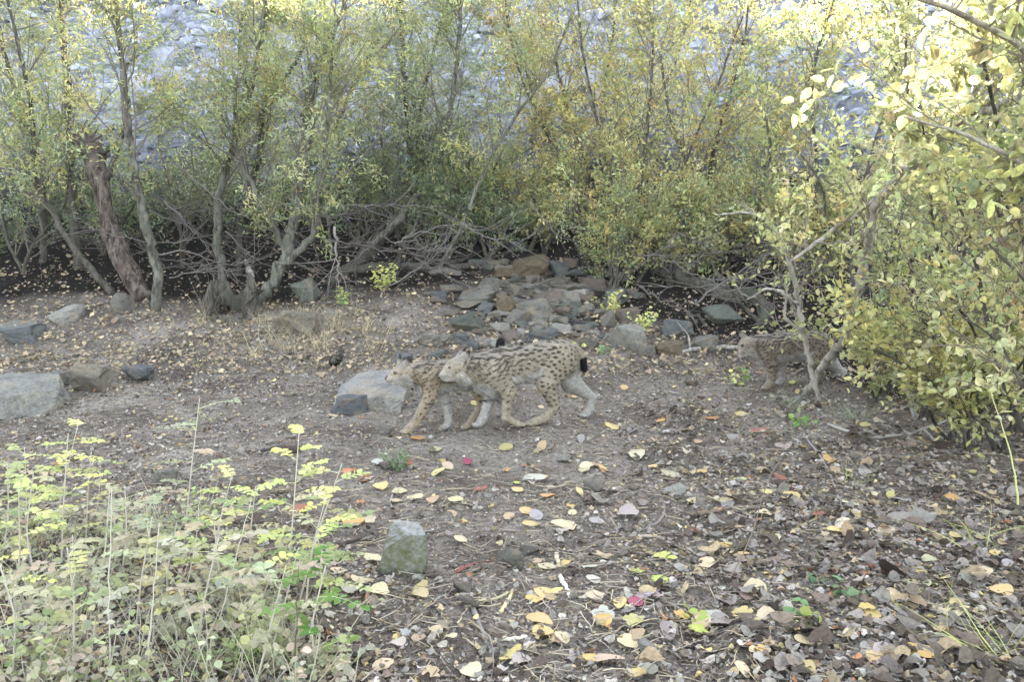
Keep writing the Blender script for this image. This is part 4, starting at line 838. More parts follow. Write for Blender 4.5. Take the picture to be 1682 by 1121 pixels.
wood('fallen_log', 'dark thick trunk leaning down to the hollow at right', [(1030, 408, 10, gy(1120, 470) + .4), (1075, 435, 11, gy(1120, 470) + .2), (1130, 468, 12), (1185, 490, 11), (1240, 497, 11), (1262, 520, 9), (1250, 540, 8)], 'barkdark', 9, cat='log', seed=1, twigs=6)
wood('fallen_log', 'fallen log lying low across the bank in the middle background', [(560, 452, 7), (640, 440, 7), (700, 446, 6), (790, 440, 5)], 'barkdark', 8, cat='log', seed=2, twigs=4)
wood('fallen_log', 'slanting mossy pole right of the left willows on the bank', [(540, 470, 9), (600, 425, 10), (660, 375, 8), (700, 330, 6)], 'barkdark', 8, cat='log', seed=3, twigs=3)
wood('broken_log', 'rotten broken log end resting on the pale slab', [(597, 642, 9), (622, 640, 9), (652, 640, 9), (672, 644, 8)], 'snag', 10, cat='log', seed=4, rough=.35)
wood('dead_branch', 'pale curved dead branch running along the ground before the young lynx', [(1120, 582, 4), (1160, 572, 4), (1205, 574, 3.5), (1240, 570, 3)], 'barkpale', 7, cat='branch', seed=5, twigs=3)
# hollow stump
hp = G(368, 528); T = thing('hollow_stump', 'dark hollow stump with grey weathered rim between two left willows', 'stump', hp); b = MB(); rr = np.random.default_rng(8); s_ = hp[1] / FPX
n = 40; th = np.linspace(0, 2 * np.pi, n, endpoint=False); Rr = 44 * s_; ring = []
for k, (f, z) in enumerate(((1.12, -.05), (1.0, .12), (.94, .26), (.90, .38))):
    zz = z * (1.05 + .25 * np.sin(th * 3 + 1) + .10 * np.sin(th * 11) + .06 * rr.normal(size=n)) * np.where((th > 4.2) & (th < 5.9), .16 if k else 1, 1); ring.append(np.stack([hp[0] + np.cos(th) * Rr * f * (1 + .06 * rr.normal(size=n)), hp[1] + .2 + np.sin(th) * Rr * .8 * f, hp[2] + zz], -1))
top = ring[-1]
for k, f in enumerate((.80, .68)): ring.append(np.stack([hp[0] + (top[:, 0] - hp[0]) * f, hp[1] + .2 + (top[:, 1] - hp[1] - .2) * f, top[:, 2] - (.02 if k == 0 else .3)], -1))
v = np.concatenate(ring); i = np.arange(len(ring) - 1)[:, None] * n; j = np.arange(n)[None]; b.add(v, np.stack([i + j, i + (j + 1) % n, i + n + (j + 1) % n, i + n + j], -1).reshape(-1, 4)); b.build('stump_wall', M['barkdark'], T, False, hp)
b = MB()
for k in range(9):
    a = th[rint(rr, 0, n - 1)]; p0 = np.array([hp[0] + math.cos(a) * Rr * .95, hp[1] + .2 + math.sin(a) * Rr * .75, hp[2] + rr.uniform(.1, .45)]); b.tube(np.array([p0, p0 + rr.normal(size=3) * .05, p0 + np.array([rr.normal() * .12, -.03, -.3 * rr.uniform(.3, 1)])]), [.016, .012, .004], 5)
b.build('splinter', M['snag'], T, True, hp)
wood('bark_piece', 'black piece of bark standing in dry litter left of the pale slab', [(546, 606, 6), (552, 592, 7, gy(550, 606)), (562, 574, 5, gy(550, 606))], 'barkdark', 7, cat='bark', seed=6, rough=.5)
wood('wood_chip', 'pale strip of peeled wood hanging in the dead branches', [(404, 428, 3, 10.4), (412, 446, 5, 10.35), (416, 456, 3, 10.3)], 'barkpale', 5, cat='wood chip', seed=7)
rb = np.random.default_rng(321); BB = []
for i in range(34):
    x0, y0 = (rb.uniform(180, 760), rb.uniform(330, 470)) if i < 25 else (rb.uniform(1020, 1330), rb.uniform(400, 500)); L_ = rb.uniform(90, 240); a = rb.normal() * .35 + (0 if rb.uniform() < .6 else math.pi); sag = rb.uniform(-20, 45)
    BB.append([(x0 + math.cos(a) * L_ * t, min(y0 + math.sin(a) * L_ * t * .8 + sag * math.sin(3.1 * t), 500)) for t in (0, .33, .66, 1)])
# bare fallen branches tangled under the left willows
for i, pts in enumerate([[(290, 270), (340, 310), (380, 350), (450, 372)], [(230, 310), (300, 345), (370, 372), (440, 385)], [(245, 345), (300, 368), (360, 400), (430, 418)], [(270, 330), (320, 380), (355, 425), (362, 440)],
        [(300, 395), (360, 385), (420, 390), (470, 384)], [(480, 430), (520, 446), (560, 462), (590, 480)], [(440, 330), (480, 350), (560, 356), (640, 364)], [(540, 362), (600, 344), (660, 322), (720, 318)],
        [(370, 380), (420, 430), (470, 446), (530, 470)], [(250, 420), (300, 412), (360, 430), (400, 470)], [(500, 500), (540, 496), (590, 505), (640, 514)], [(550, 372), (553, 420), (556, 470), (556, 500)],
        [(640, 470), (690, 440), (725, 410), (740, 380)], [(700, 380), (660, 410), (640, 440), (655, 455)], [(1050, 470), (1100, 500), (1150, 520), (1160, 545)], [(1140, 500), (1180, 470), (1240, 430), (1290, 400)],
        [(860, 480), (900, 462), (960, 440), (1010, 430)], [(1060, 350), (1130, 356), (1180, 345), (1230, 350)], [(870, 330), (900, 372), (930, 395), (990, 400)], [(0, 308), (60, 318), (120, 350), (160, 370)]] + BB):
    Yk = min(gy(*pts[-1]), gy(*pts[0]), 11.0) - .25 if pts[0][1] > 300 else 10.2; Yk = max(Yk, 8.4) if i < 20 else rb.uniform(9.5, 10.6) if pts[0][0] < 900 else rb.uniform(8.0, 9.4)
    b = MB(); rr = np.random.default_rng(500 + i); q = smooth_poly([P(px, py, Yk + .08 * k) for k, (px, py) in enumerate(pts)], 18); q[1:-1] += rr.normal(size=(16, 3)) * .012; c_ = [(.15, .135, .12), (.08, .07, .06), (.11, .097, .085)][i % 3] if i != 11 else (.2, .18, .16); th_ = .019 if i == 11 else .013 if i < 20 else rb.uniform(.004, .011)
    b.tube(q, np.linspace(th_, .003, 18), 5, c_)
    for _ in range(7):
        k = rint(rr, 2, 15); d = q[k + 1] - q[k - 1]; d /= np.linalg.norm(d); tp = wander(rr, q[k], d + rr.normal(size=3) * .55, rr.uniform(.2, .8), 6, .16, .01); b.tube(tp, np.linspace(.006, .0018, 7), 4, c_, False)
        if rr.uniform() < .6: t2 = wander(rr, tp[3], tp[4] - tp[2] + rr.normal(size=3) * .15, .3, 4, .2, 0); b.tube(t2, np.linspace(.003, .0012, 5), 3, c_, False)
    o = b.build('bare_branch', M['twig'], None, True, q[0]); tag(o, None, 'branch', 'bare branches tangled on the bank'); later(o, ['pale grey', 'dull grey', 'grey'][i % 3] + ' bare branch', 'tangled')

STICKS = [([(764, 956), (775, 1000), (790, 1035), (808, 1074)], 4.5, (.20, .18, .165), 'forked grey stick pointing away from the camera in front of the mossy stone', 1), ([(914, 914), (917, 930)], 4, (.50, .43, .30), 'short pale straw stub right of the mossy stone', 0),
    ([(920, 950), (930, 968), (937, 984)], 4, (.56, .52, .43), 'pale straw piece lying askew before the grey half buried stone', 0), ([(822, 1008), (834, 990), (842, 972)], 3.5, (.46, .38, .22), 'straw yellow stalk standing slanted in the soil', 0), ([(812, 1054), (840, 1053), (866, 1050)], 4.2, (.55, .50, .38), 'short cream stalk lying crosswise near the bottom', 0),
    ([(785, 990), (810, 988), (836, 976)], 2.5, (.38, .33, .2), 'thin straw arc beside the slanted stalk', 0), ([(556, 900), (584, 890), (612, 878)], 3.5, (.07, .06, .05), 'dark stick left of the mossy stone', 0), ([(1060, 872), (1085, 858), (1093, 838), (1085, 815), (1070, 806)], 2.5, (.17, .145, .125), 'thin curved twig arching over the path at centre right', 0),
    ([(1146, 848), (1200, 836), (1260, 836), (1282, 838)], 4, (.14, .11, .08), 'brown stick lying level on the path at right', 1), ([(866, 1030), (890, 1018), (902, 990)], 2, (.2, .17, .14), 'fine grey twig left of the crimson leaf', 0), ([(960, 770), (1000, 748), (1050, 738)], 2.5, (.18, .155, .13), 'thin twig on the trodden path behind the pale curled leaf', 0),
    ([(1310, 700), (1360, 770), (1385, 840), (1400, 900)], 2.2, (.21, .19, .17), 'long thin twig running forward at right of the red leaves', 0), ([(1490, 640), (1500, 690), (1555, 745), (1620, 800)], 2.8, (.24, .225, .20), 'long pale crooked branch lying under the right hand shrub', 2), ([(1360, 700), (1430, 722), (1500, 715), (1560, 690)], 3, (.26, .24, .215), 'pale branch curving across the dark gap under the right hand shrub', 1),
    ([(420, 745), (450, 738), (485, 728)], 3, (.06, .05, .045), 'dark stick on the path behind the seedlings', 0), ([(1130, 1000), (1180, 985), (1230, 992)], 3, (.15, .12, .1), 'brown stick among grey leaves at lower right', 1), ([(1370, 930), (1430, 905), (1500, 915), (1545, 900)], 3, (.13, .105, .09), 'dark stick among leaves near the red leaf at right', 1), ([(650, 800), (640, 830), (655, 850)], 2, (.3, .27, .24), 'thin pale twig behind the mossy stone', 0)]
for i, (pts, rad, c_, lab, tw_) in enumerate(STICKS):
    pts = [(*p, rad * (1 - .35 * k / len(pts))) for k, p in enumerate(pts)]; wood('stick', lab, pts, 'twig', 6, cat='stick', col=c_, seed=30 + i, twigs=tw_, group='sticks on the ground')

# ------------------------------------------------------------------ litter nobody could count
def litter(name, label, N, seed, ymin, ymax, size, pal, tilt, tpl=T_CURL, xr=.78, bias=.9, keep=None, lift=.012, wid=.8, mat='litter'):
    r = np.random.default_rng(seed); y = ymin * (ymax / ymin) ** (r.uniform(size=N) ** bias); x = r.uniform(-1, 1, N) * (xr * y + .5)
    if keep is not None: k = r.uniform(size=N) < keep(x, y) * (1 - .55 * DARK(x, y)); x, y = x[k], y[k]; N = len(x)
    e = .03; gx = (H(x + e, y) - H(x - e, y)) / (2 * e); gy_ = (H(x, y + e) - H(x, y - e)) / (2 * e)
    up = np.stack([-gx, -gy_, np.ones(N)], -1) + r.normal(size=(N, 3)) * tilt
    a = r.uniform(0, 2 * np.pi, N); d = np.stack([np.cos(a), np.sin(a), r.normal(size=N) * tilt * .6], -1); d -= (d * up).sum(1, keepdims=True) / (up ** 2).sum(1, keepdims=True) * up
    L = size * np.exp(np.clip(r.normal(size=N) * .38, -.8, .45)); pos = np.stack([x, y, H(x, y) + lift * r.uniform(.1, 1.6, N)], -1) - d / (np.linalg.norm(d, axis=1, keepdims=True)) * L[:, None] * .5
    b = MB(); b.leaves(pos, d, up, L, L * wid * r.uniform(.5, 1.1, N), pick(pal, N, r, .22, .02), tpl); return tag(b.build(name, M[mat]), label, 'leaf litter', kind='stuff')
PL = [(4.5, .26, .235, .20), (2.2, .34, .31, .26), (3.2, .165, .132, .10), (2, .08, .062, .045), (2, .34, .27, .165), (.5, .45, .36, .16), (.3, .30, .15, .08)]
PLG = [(5, .185, .162, .138), (1.2, .26, .235, .20), (4.5, .135, .107, .083), (2.4, .07, .055, .042), (1.3, .29, .225, .14)]
path = lambda x, y: np.clip(1.1 - .95 * np.exp(-((x - (.1 - .05 * y)) / (.75 + .13 * y)) ** 2) * np.clip(1.3 - abs(y - 4) / 4, 0, 1), 0, 1) * np.where((x < -.15 * y) & (y > 3.2) & (y < 6.4), .65, 1)
litter('leaf_litter', 'small broken brown and grey leaves scattered over the clearing', 72000, 61, 1.6, 12.5, .027, PL, .30, keep=path)
litter('leaf_crumbs', 'fine crumbs of leaves and bark covering the trodden path', 80000, 62, 1.6, 9.5, .012, PL, .35, T_DIAM, lift=.006)
litter('grey_leaf_layer', 'flat grey old leaves lying in a dense layer at lower right', 9000, 63, 1.6, 6.5, .046, PLG, .28, lift=.02, keep=lambda x, y: np.clip((x - .25 - .05 * y) / .9, .02, 1) * np.clip(1.6 - y / 5, .15, 1))
litter('big_grey_leaves', 'larger curled grey brown leaves among the litter at right', 1100, 66, 1.6, 6.5, .075, PLG + [(1.5, .36, .31, .23)], .22, lift=.03, keep=lambda x, y: np.clip((x - .1) / 1.2, .02, 1), wid=.85)
litter('bank_litter', 'dry tan leaves and bits on the bank below the willows', 24000, 64, 7.5, 14, .045, [(4, .33, .26, .17), (3, .26, .20, .14), (2, .13, .10, .08), (1, .40, .33, .2)], .4, lift=.03, keep=lambda x, y: np.clip(1.2 - (y - 7.5) / 5.0, .15, 1))
def twiglitter():
    r = np.random.default_rng(65); b = MB()
    for _ in range(11000):
        y = 1.6 * (9 / 1.6) ** r.uniform(); x = r.uniform(-1, 1) * (.78 * y + .4); a = r.uniform(0, 6.28); l = r.uniform(.02, .12) * (1.6 if r.uniform() < .1 else 1); n_ = 4
        t = np.linspace(-.5, .5, n_); px, py = x + t * l * math.cos(a) + r.normal(size=n_) * .004, y + t * l * math.sin(a) + r.normal(size=n_) * .004
        b.tube(np.stack([px, py, H(px, py) + .010 + r.uniform(0, .012)], -1), [.0016, .0018, .0014, .0007], 3, np.array([(.20, .17, .14), (.10, .08, .065), (.36, .30, .2), (.30, .26, .2)][rint(r, 0, 3)]) * r.uniform(.7, 1.2), False)
    tag(b.build('twig_litter', M['twig']), 'fine twigs and stalks strewn through the leaf litter', 'twigs', kind='stuff')
twiglitter()

# ------------------------------------------------------------------ fallen leaves, each its own object
def leaf_mesh(seed, kind):
    r = np.random.default_rng(seed); n = 28; th = np.linspace(0, 2 * np.pi, n, endpoint=False)
    if kind == 'round': ra = 1 + .05 * np.cos(th) + .035 * np.sin(9 * th + 1) * (np.abs(np.sin(th / 2)) > .2) + .10 * np.exp(-((th - 0) ** 2) / .06) + .10 * np.exp(-((th - 2 * np.pi) ** 2) / .06)
    elif kind == 'oval': ra = 1 / np.sqrt((np.cos(th) / 1.25) ** 2 + (np.sin(th) / .72) ** 2)
    else: ra = .62 + .34 * np.abs(np.cos(2.5 * th)) ** .8 + .04 * np.sin(11 * th)          # lobed
    ra = ra * (1 + .03 * r.normal(size=n)); w1, w2 = Waves(1.6, 5, seed), Waves(.8, 6, seed + 1); b = MB(); cup = r.uniform(-.03, .12); roll = r.uniform(-.25, .3)
    V = [np.array([[0, 0, 0]])]
    for f in (.35, .68, 1.0):
        x, y = np.cos(th) * ra * f * .5, np.sin(th) * ra * f * .5; V.append(np.stack([x, y, cup * f * f * .5 + roll * x * x + .05 * w1(x, y) * f + .025 * w2(x, y) * f * f - .02 * np.exp(-(y / .04) ** 2)], -1))
    V = np.concatenate(V); V[:, 2] -= V[:, 2].min(); j = np.arange(n); F = [np.stack([np.zeros(n, int), 1 + j, 1 + (j + 1) % n], -1)]; Q = [np.stack([1 + k * n + j, 1 + (k + 1) * n + j, 1 + (k + 1) * n + (j + 1) % n, 1 + k * n + (j + 1) % n], -1) for k in (0, 1)]
    b.add(V, F + Q); x0 = -ra[n // 2] * .5; st_ = np.array([[x0 + .02, 0, V[1 + 2 * n + n // 2, 2]], [x0 - .2, .03, .03], [x0 - .42, .10 * r.normal(), .02]]); b.tube(st_, [.014, .011, .008], 4)
    o = b.build('fallen_leaf', M['fallen'], None, True); me = o.data; bpy.data.objects.remove(o); return me
LM = {k: [leaf_mesh(s_ + 10 * i, k) for s_ in range(5)] for i, k in enumerate(('round', 'oval', 'lobed'))}
LCOL = {'pale yellow': (.36, .285, .12), 'cream': (.36, .30, .19), 'tan': (.27, .20, .12), 'ochre': (.34, .215, .075), 'grey': (.19, .175, .155), 'pale grey': (.27, .25, .22), 'dull brown': (.13, .095, .07), 'red': (.19, .065, .05), 'orange': (.30, .15, .06), 'crimson': (.19, .035, .07), 'yellow green': (.30, .34, .08), 'rust': (.22, .09, .05)}
LG = 'fallen leaves lying on the ground'
def fallen(px, py, w_, col, kind='round', label=None, r=np.random.default_rng(71), tilt=.14, p=None):
    p = G(px, py) if p is None else p; o = bpy.data.objects.new('fallen_leaf', LM[kind][rint(r, 0, 4)]); COL.objects.link(o)
    s_ = w_ * p[1] / FPX; o.scale = (s_, s_ * r.uniform(.85, 1.05), s_); c_ = np.array(LCOL[col]) * r.uniform(1.1, 1.5) * (1 + .05 * r.normal(size=3)); o.color = (*np.clip(c_, .01, .8), 1)
    e = .05; gx, gg = (H1(p[0] + e, p[1]) - H1(p[0] - e, p[1])) / (2 * e), (H1(p[0], p[1] + e) - H1(p[0], p[1] - e)) / (2 * e)
    nrm = Vector((-gx + r.normal() * tilt, -gg + r.normal() * tilt - .06, 1)).normalized(); o.rotation_mode = 'QUATERNION'; o.rotation_quaternion = nrm.to_track_quat('Z', 'Y') @ Matrix.Rotation(r.uniform(0, 6.28), 3, 'Z').to_quaternion()
    o.location = (p[0], p[1], p[2] + .014); tag(o, label, 'leaf', LG)
    if label is None: later(o, ('large ' if s_ > .085 else 'small ' if s_ < .05 else '') + col + ' ' + {'round': 'leaf', 'oval': 'oval leaf', 'lobed': 'lobed leaf'}[kind], 'lying')
    return o
BIG = [(581, 860, 36, 'ochre', 0), (625, 804, 26, 'pale yellow', 0), (657, 812, 26, 'cream', 0), (682, 822, 30, 'cream', 0), (712, 826, 22, 'tan', 0), (749, 826, 26, 'cream', 0), (686, 724, 28, 'orange', 0), (830, 739, 24, 'pale yellow', 0), (788, 809, 28, 'red', 0), (876, 790, 38, 'pale grey', 0), (900, 819, 28, 'ochre', 0),
    (927, 868, 42, 'cream', 0), (757, 892, 24, 'cream', 0), (836, 854, 20, 'tan', 0), (880, 852, 24, 'pale grey', 0), (775, 940, 48, 'red', 1), (621, 979, 36, 'cream', 0), (578, 976, 36, 'pale grey', 0), (556, 944, 28, 'cream', 0), (595, 960, 36, 'cream', 1), (690, 984, 32, 'tan', 0), (690, 972, 30, 'pale yellow', 1), (716, 1044, 26, 'cream', 0), (688, 1056, 26, 'tan', 0), (655, 1064, 28, 'pale grey', 0),
    (899, 938, 34, 'cream', 0), (992, 920, 36, 'cream', 2), (911, 978, 24, 'pale yellow', 1), (976, 986, 32, 'cream', 0), (1018, 998, 34, 'pale yellow', 1), (1043, 996, 26, 'crimson', 0), (989, 1023, 40, 'ochre', 0), (1046, 1051, 34, 'tan', 0), (1060, 985, 36, 'pale grey', 0), (1031, 849, 38, 'pale grey', 0), (1087, 919, 32, 'yellow green', 2), (1044, 945, 34, 'yellow green', 2), (1086, 960, 36, 'yellow green', 2),
    (1240, 976, 46, 'cream', 0), (1218, 1015, 42, 'pale yellow', 2), (1145, 1046, 40, 'yellow green', 2), (1254, 1076, 26, 'ochre', 0), (1209, 917, 34, 'pale yellow', 1), (1160, 932, 34, 'cream', 1), (1247, 711, 26, 'red', 0), (1279, 789, 32, 'red', 2), (1347, 850, 24, 'red', 1), (1144, 877, 26, 'red', 1), (1298, 820, 32, 'pale yellow', 0), (1254, 850, 26, 'cream', 0), (1215, 794, 28, 'pale yellow', 1), (1364, 760, 28, 'ochre', 1), (1186, 826, 40, 'tan', 1),
    (1562, 1010, 58, 'cream', 0), (1510, 1080, 60, 'ochre', 0), (1450, 943, 46, 'red', 1), (1506, 965, 46, 'cream', 0), (1606, 950, 52, 'cream', 0), (1640, 980, 44, 'pale yellow', 0), (1484, 862, 50, 'grey', 0), (1528, 927, 26, 'cream', 0), (1400, 1008, 34, 'grey', 2), (1180, 1030, 46, 'grey', 0), (1590, 900, 40, 'grey', 0), (1620, 822, 46, 'tan', 0), (1565, 824, 34, 'ochre', 0), (1480, 826, 34, 'pale grey', 0), (1545, 1060, 44, 'grey', 0), (1480, 1012, 44, 'grey', 0), (1462, 818, 20, 'pale yellow', 1),
    (570, 780, 22, 'orange', 1), (598, 792, 26, 'rust', 1), (565, 1095, 46, 'cream', 0), (460, 812, 30, 'tan', 0), (492, 842, 34, 'rust', 0), (720, 780, 26, 'pale yellow', 1), (768, 762, 16, 'crimson', 0), (695, 690, 18, 'crimson', 0), (1005, 705, 24, 'pale yellow', 0), (1216, 684, 20, 'pale yellow', 0), (1120, 710, 24, 'pale yellow', 1), (1168, 690, 22, 'orange', 1), (960, 776, 22, 'cream', 0), (1100, 783, 26, 'cream', 1), (1045, 752, 40, 'cream', 1), (715, 742, 22, 'cream', 0), (735, 770, 24, 'cream', 1), (890, 736, 22, 'tan', 1), (1065, 1108, 36, 'pale grey', 0), (1120, 940, 30, 'grey', 0)]
NAMED = {(775, 940): 'largest red leaf, just right of the mossy stone', (1043, 996): 'crimson round leaf standing up near the bottom centre', (686, 724): 'orange tinted round leaf by the front paw of the leading lynx', (989, 1023): 'big ochre round leaf in front of the crimson leaf', (581, 860): 'ochre yellow round leaf behind and left of the mossy stone', (876, 790): 'pale grey wide leaf on the bare path right of the small red leaf', (1450, 943): 'red brown leaf among grey leaves at far lower right'}
for (px, py, w_, c_, k) in BIG: fallen(px, py, w_, c_, ('round', 'oval', 'lobed')[k], NAMED.get((px, py)))
r3 = np.random.default_rng(72); cn = list(LCOL); cw = np.array([8, 7, 3.5, 2.0, 2.5, 3, 1.5, .25, .4, .05, .5, .5]); cw /= cw.sum()
for i in range(195):
    while True:
        px, py = r3.uniform(150, 1680), r3.uniform(600, 1118)
        if r3.uniform() < np.clip(.35 + (px - 500) / 900, .15, 1): break
    p = G(px, py); s_ = r3.uniform(.04, .085); fallen(px, py, s_ * FPX / p[1], cn[r3.choice(len(cn), p=cw)], ('round', 'oval', 'lobed')[r3.choice(3, p=[.55, .3, .15])], None, p=p)

# ------------------------------------------------------------------ seedlings and weeds in front
PAL_SEED = [(3, .42, .43, .19), (2, .32, .35, .17), (3, .42, .40, .25), (.6, .24, .30, .13)]
PAL_BRIGHT = [(3, .66, .66, .22), (2, .58, .60, .20), (2, .48, .52, .20)]  # lightened leaf colour, painted sunlight for the bright front seedlings
PAL_DULL = [(3, .38, .37, .25), (2.5, .31, .31, .19), (3, .42, .37, .26), (.6, .26, .29, .15)]
def seedling(i, bx, by, tx, ty, pal, label, nl=9, t0=.3, rach=.14, leaf=.028):
    r = np.random.default_rng(800 + i); g = G(bx, by); Y = g[1]; tip = P(tx, ty, Y + r.normal() * .08); T = thing('seedling', label, 'seedling', g, 'pinnate leaved seedlings at lower left')
    mid = (g + tip) / 2 + r.normal(size=3) * .015; s_ = smooth_poly([g - np.array([0, 0, .02]), mid, tip], 16); b = MB(); b.tube(s_, np.linspace(.0042, .0016, 16), 5, (.36, .33, .26)); b.build('stem', M['stem'], T, True, g)
    b = MB(); LP, LD, LN, LC = [], [], [], []
    for k in range(nl):
        t = t0 + (1 - t0) * (k + r.uniform(0, .6)) / nl; q = min(int(t * 15), 14); p0 = s_[q]; a = k * 2.4 + r.normal() * .4; d = np.array([math.cos(a), math.sin(a) * .8, .35])
        rc = wander(r, p0, d, rach * r.uniform(.7, 1.2), 6, .06, -.07); b.tube(rc, np.linspace(.0014, .0007, 7), 3, (.36, .38, .2), False); tone = pick(pal, 1, r, .12)[0]
        for m in range(2, 7):
            ax = rc[m] - rc[m - 1]; ax /= np.linalg.norm(ax); sd = np.cross(ax, [0, 0, 1]); sd /= np.linalg.norm(sd) + 1e-9
            for sg in (-1, 1): LP.append(rc[m]); LD.append(sd * sg + ax * .35 + r.normal(size=3) * .18); LN.append(np.array([0, -.3, 1]) + r.normal(size=3) * .35); LC.append(tone * r.uniform(.85, 1.15))
        LP.append(rc[6]); LD.append(rc[6] - rc[5]); LN.append(np.array([0, -.2, 1.])); LC.append(tone)
    n_ = len(LP); b2 = MB(); L = leaf * r.uniform(.75, 1.2, n_); b2.leaves(np.array(LP), np.array(LD), np.array(LN), L, L * .68, np.array(LC), T_OVAL); b.build('leaf_stalk', M['stem'], T, False, g); b2.build('foliage', M['seedling'], T, False, g); return T
SEEDS = [(470, 975, 492, 700, 2, 'tall pale stemmed seedling with bright leaf tip nearest the path'), (486, 1000, 562, 762, 0, 'slanting seedling with twin leaves right of the tallest one'), (500, 1010, 535, 820, 2, 'shorter bright seedling between the two slanting stems'), (300, 905, 328, 655, 1, 'thin upright seedling with sparse leaves below the grey path stone'), (345, 930, 385, 770, 2, 'bright yellow topped seedling in the middle of the patch'), (410, 950, 420, 800, 0, 'bushy seedling left of the tall pale stem'),
    (100, 930, 112, 712, 2, 'yellow topped seedling near the left frame edge'), (60, 960, 55, 775, 0, 'broad seedling low at the left frame edge'), (20, 1000, 30, 800, 2, 'bright seedling cut by the left frame edge'), (150, 1010, 180, 800, 1, 'dull grey green seedling left of the dead stalks'), (220, 1060, 250, 850, 1, 'dull seedling among dead stalks at lower left'), (320, 1090, 360, 880, 1, 'greyish seedling in the lower middle of the patch'), (120, 1118, 110, 900, 0, 'big olive seedling in the lower left corner'), (420, 1118, 470, 930, 1, 'low grey green seedling near the bottom edge'), (520, 1110, 535, 930, 3, 'fresh green seedling beside the bare soil at the bottom'), (20, 1120, 0, 930, 1, 'pale seedling filling the bottom left corner'), (250, 960, 240, 830, 1, 'short dull seedling in the middle left of the patch'), (540, 985, 520, 880, 0, 'small seedling leaning left beside the mossy stone'),
    (40, 905, 40, 735, 0, 'washed out leafy seedling high on the left frame edge'), (140, 900, 150, 742, 0, 'leafy seedling right of the yellow topped one'), (85, 880, 130, 690, 2, 'tallest yellow seedling tip at upper left of the patch'), (0, 930, 12, 760, 0, 'leafy seedling half outside the left frame edge'), (200, 940, 205, 800, 1, 'dull leafy seedling behind the dead stalks'), (370, 1010, 350, 840, 0, 'pale leafy seedling in the centre of the patch'), (280, 1010, 290, 860, 0, 'pale leafy seedling left of the patch centre')]
for i, (bx, by, tx, ty, pk, lab) in enumerate(SEEDS): seedling(i, bx, by, tx, ty, [PAL_SEED, PAL_DULL, PAL_BRIGHT, [(3, .12, .22, .05), (2, .18, .27, .07)]][pk], lab, nl=rint(r3, 7, 12))
def weed(i, px, py, hgt, pal, label, n=26, leaf=.024, spread=.16, wid=.85, name='weed', group='low weeds under the seedlings'):
    r = np.random.default_rng(1200 + i); g = G(px, py); T = thing(name, label, 'weed', g, group); b = MB(); b2 = MB(); LP, LD, LC = [], [], []
    for k in range(max(3, n // 5)):
        d = np.array([r.normal() * .6, r.normal() * .6, 1.]); s_ = wander(r, g + np.array([*r.normal(size=2) * .02, -.01]), d, hgt * r.uniform(.6, 1.15), 6, .12, .02); b.tube(s_, np.linspace(.0024, .0009, 7), 4, (.30, .28, .2), False); tone = pick(pal, 1, r, .12)[0]
        for m in range(2, 7):
            for _ in range(1 + (n > 30)):
                LP.append(s_[m] + r.normal(size=3) * spread * .12); LD.append(r.normal(size=3) * np.array([1, 1, .35])); LC.append(tone * r.uniform(.8, 1.2))
    n_ = len(LP); L = leaf * r.uniform(.6, 1.25, n_); b2.leaves(np.array(LP), np.array(LD), np.array([0, -.35, 1.]) + r.normal(size=(n_, 3)) * .4, L, L * wid, np.array(LC), T_OVAL); b.build('stem', M['stem'], T, False, g); b2.build('foliage', M['seedling'], T, False, g); return T
for i in range(100):
    px, py = r3.uniform(-40, 560), r3.uniform(800, 1185)
    if px > 420 + (py - 840) * .45 or py < 860 - px * .05: continue
    o = weed(i, px, py, r3.uniform(.10, .26), PAL_DULL if i % 3 else PAL_SEED, None, n=rint(r3, 22, 40)); later(o, ['dull green', 'greyish', 'olive'][i % 3] + ' low weed', 'growing')
for i, (px, py, h_, pal_, lab, n_, lf) in enumerate([(655, 772, .10, [(1, .12, .22, .10), (1, .10, .17, .07)], 'small feathery green tuft on the path in front of the leading lynx', 40, .022), (1225, 628, .14, PAL_GRN, 'dark green weed under the head of the young lynx', 30, .045), (1205, 632, .12, PAL_BRIGHT, 'yellow green weed left of the young lynx', 16, .04), (1312, 705, .16, [(1, .20, .33, .10)], 'fresh green weed before the pale stems at right', 20, .05), (988, 582, .12, [(1, .22, .33, .12)], 'pale green weed between the big striped stone and the adult lynx', 20, .05), (948, 574, .12, PAL_BRIGHT, 'light green sprig just above the rump of the adult lynx', 14, .05), (1320, 1022, .07, [(1, .14, .24, .10), (1, .3, .33, .1)], 'green rosette among grey leaves at lower right', 20, .045), (1418, 985, .06, [(1, .2, .27, .14)], 'small grey green rosette right of the green rosette', 16, .04), (1150, 1040, .05, [(1, .30, .36, .09)], 'yellow green rosette at the bottom right of centre', 14, .04), (1350, 965, .05, [(1, .16, .25, .12)], 'tiny green sprout behind the green rosette', 12, .03), (560, 505, .30, PAL_BRIGHT + PAL_GRN[:1], 'leafy light green sprout below the upright pole', 60, .045), (628, 478, .34, PAL_BRIGHT, 'bright yellow green sprout on the bank beside the fallen log', 70, .05), (860, 520, .16, PAL_BRIGHT, 'small sprout growing between rocks of the pile', 14, .04), (1012, 520, .32, PAL_BRIGHT, 'yellow leaved sprout above the big striped stone', 46, .05), (1060, 545, .30, PAL_BRIGHT, 'yellow speckled sprout right of the big striped stone', 46, .045), (320, 700, .18, PAL_SEED, 'thin weed on the path right of the left boulders', 20, .03)]):
    weed(100 + i, px, py, h_, pal_, lab, n_, lf, name='weed', group='single weeds in the clearing')
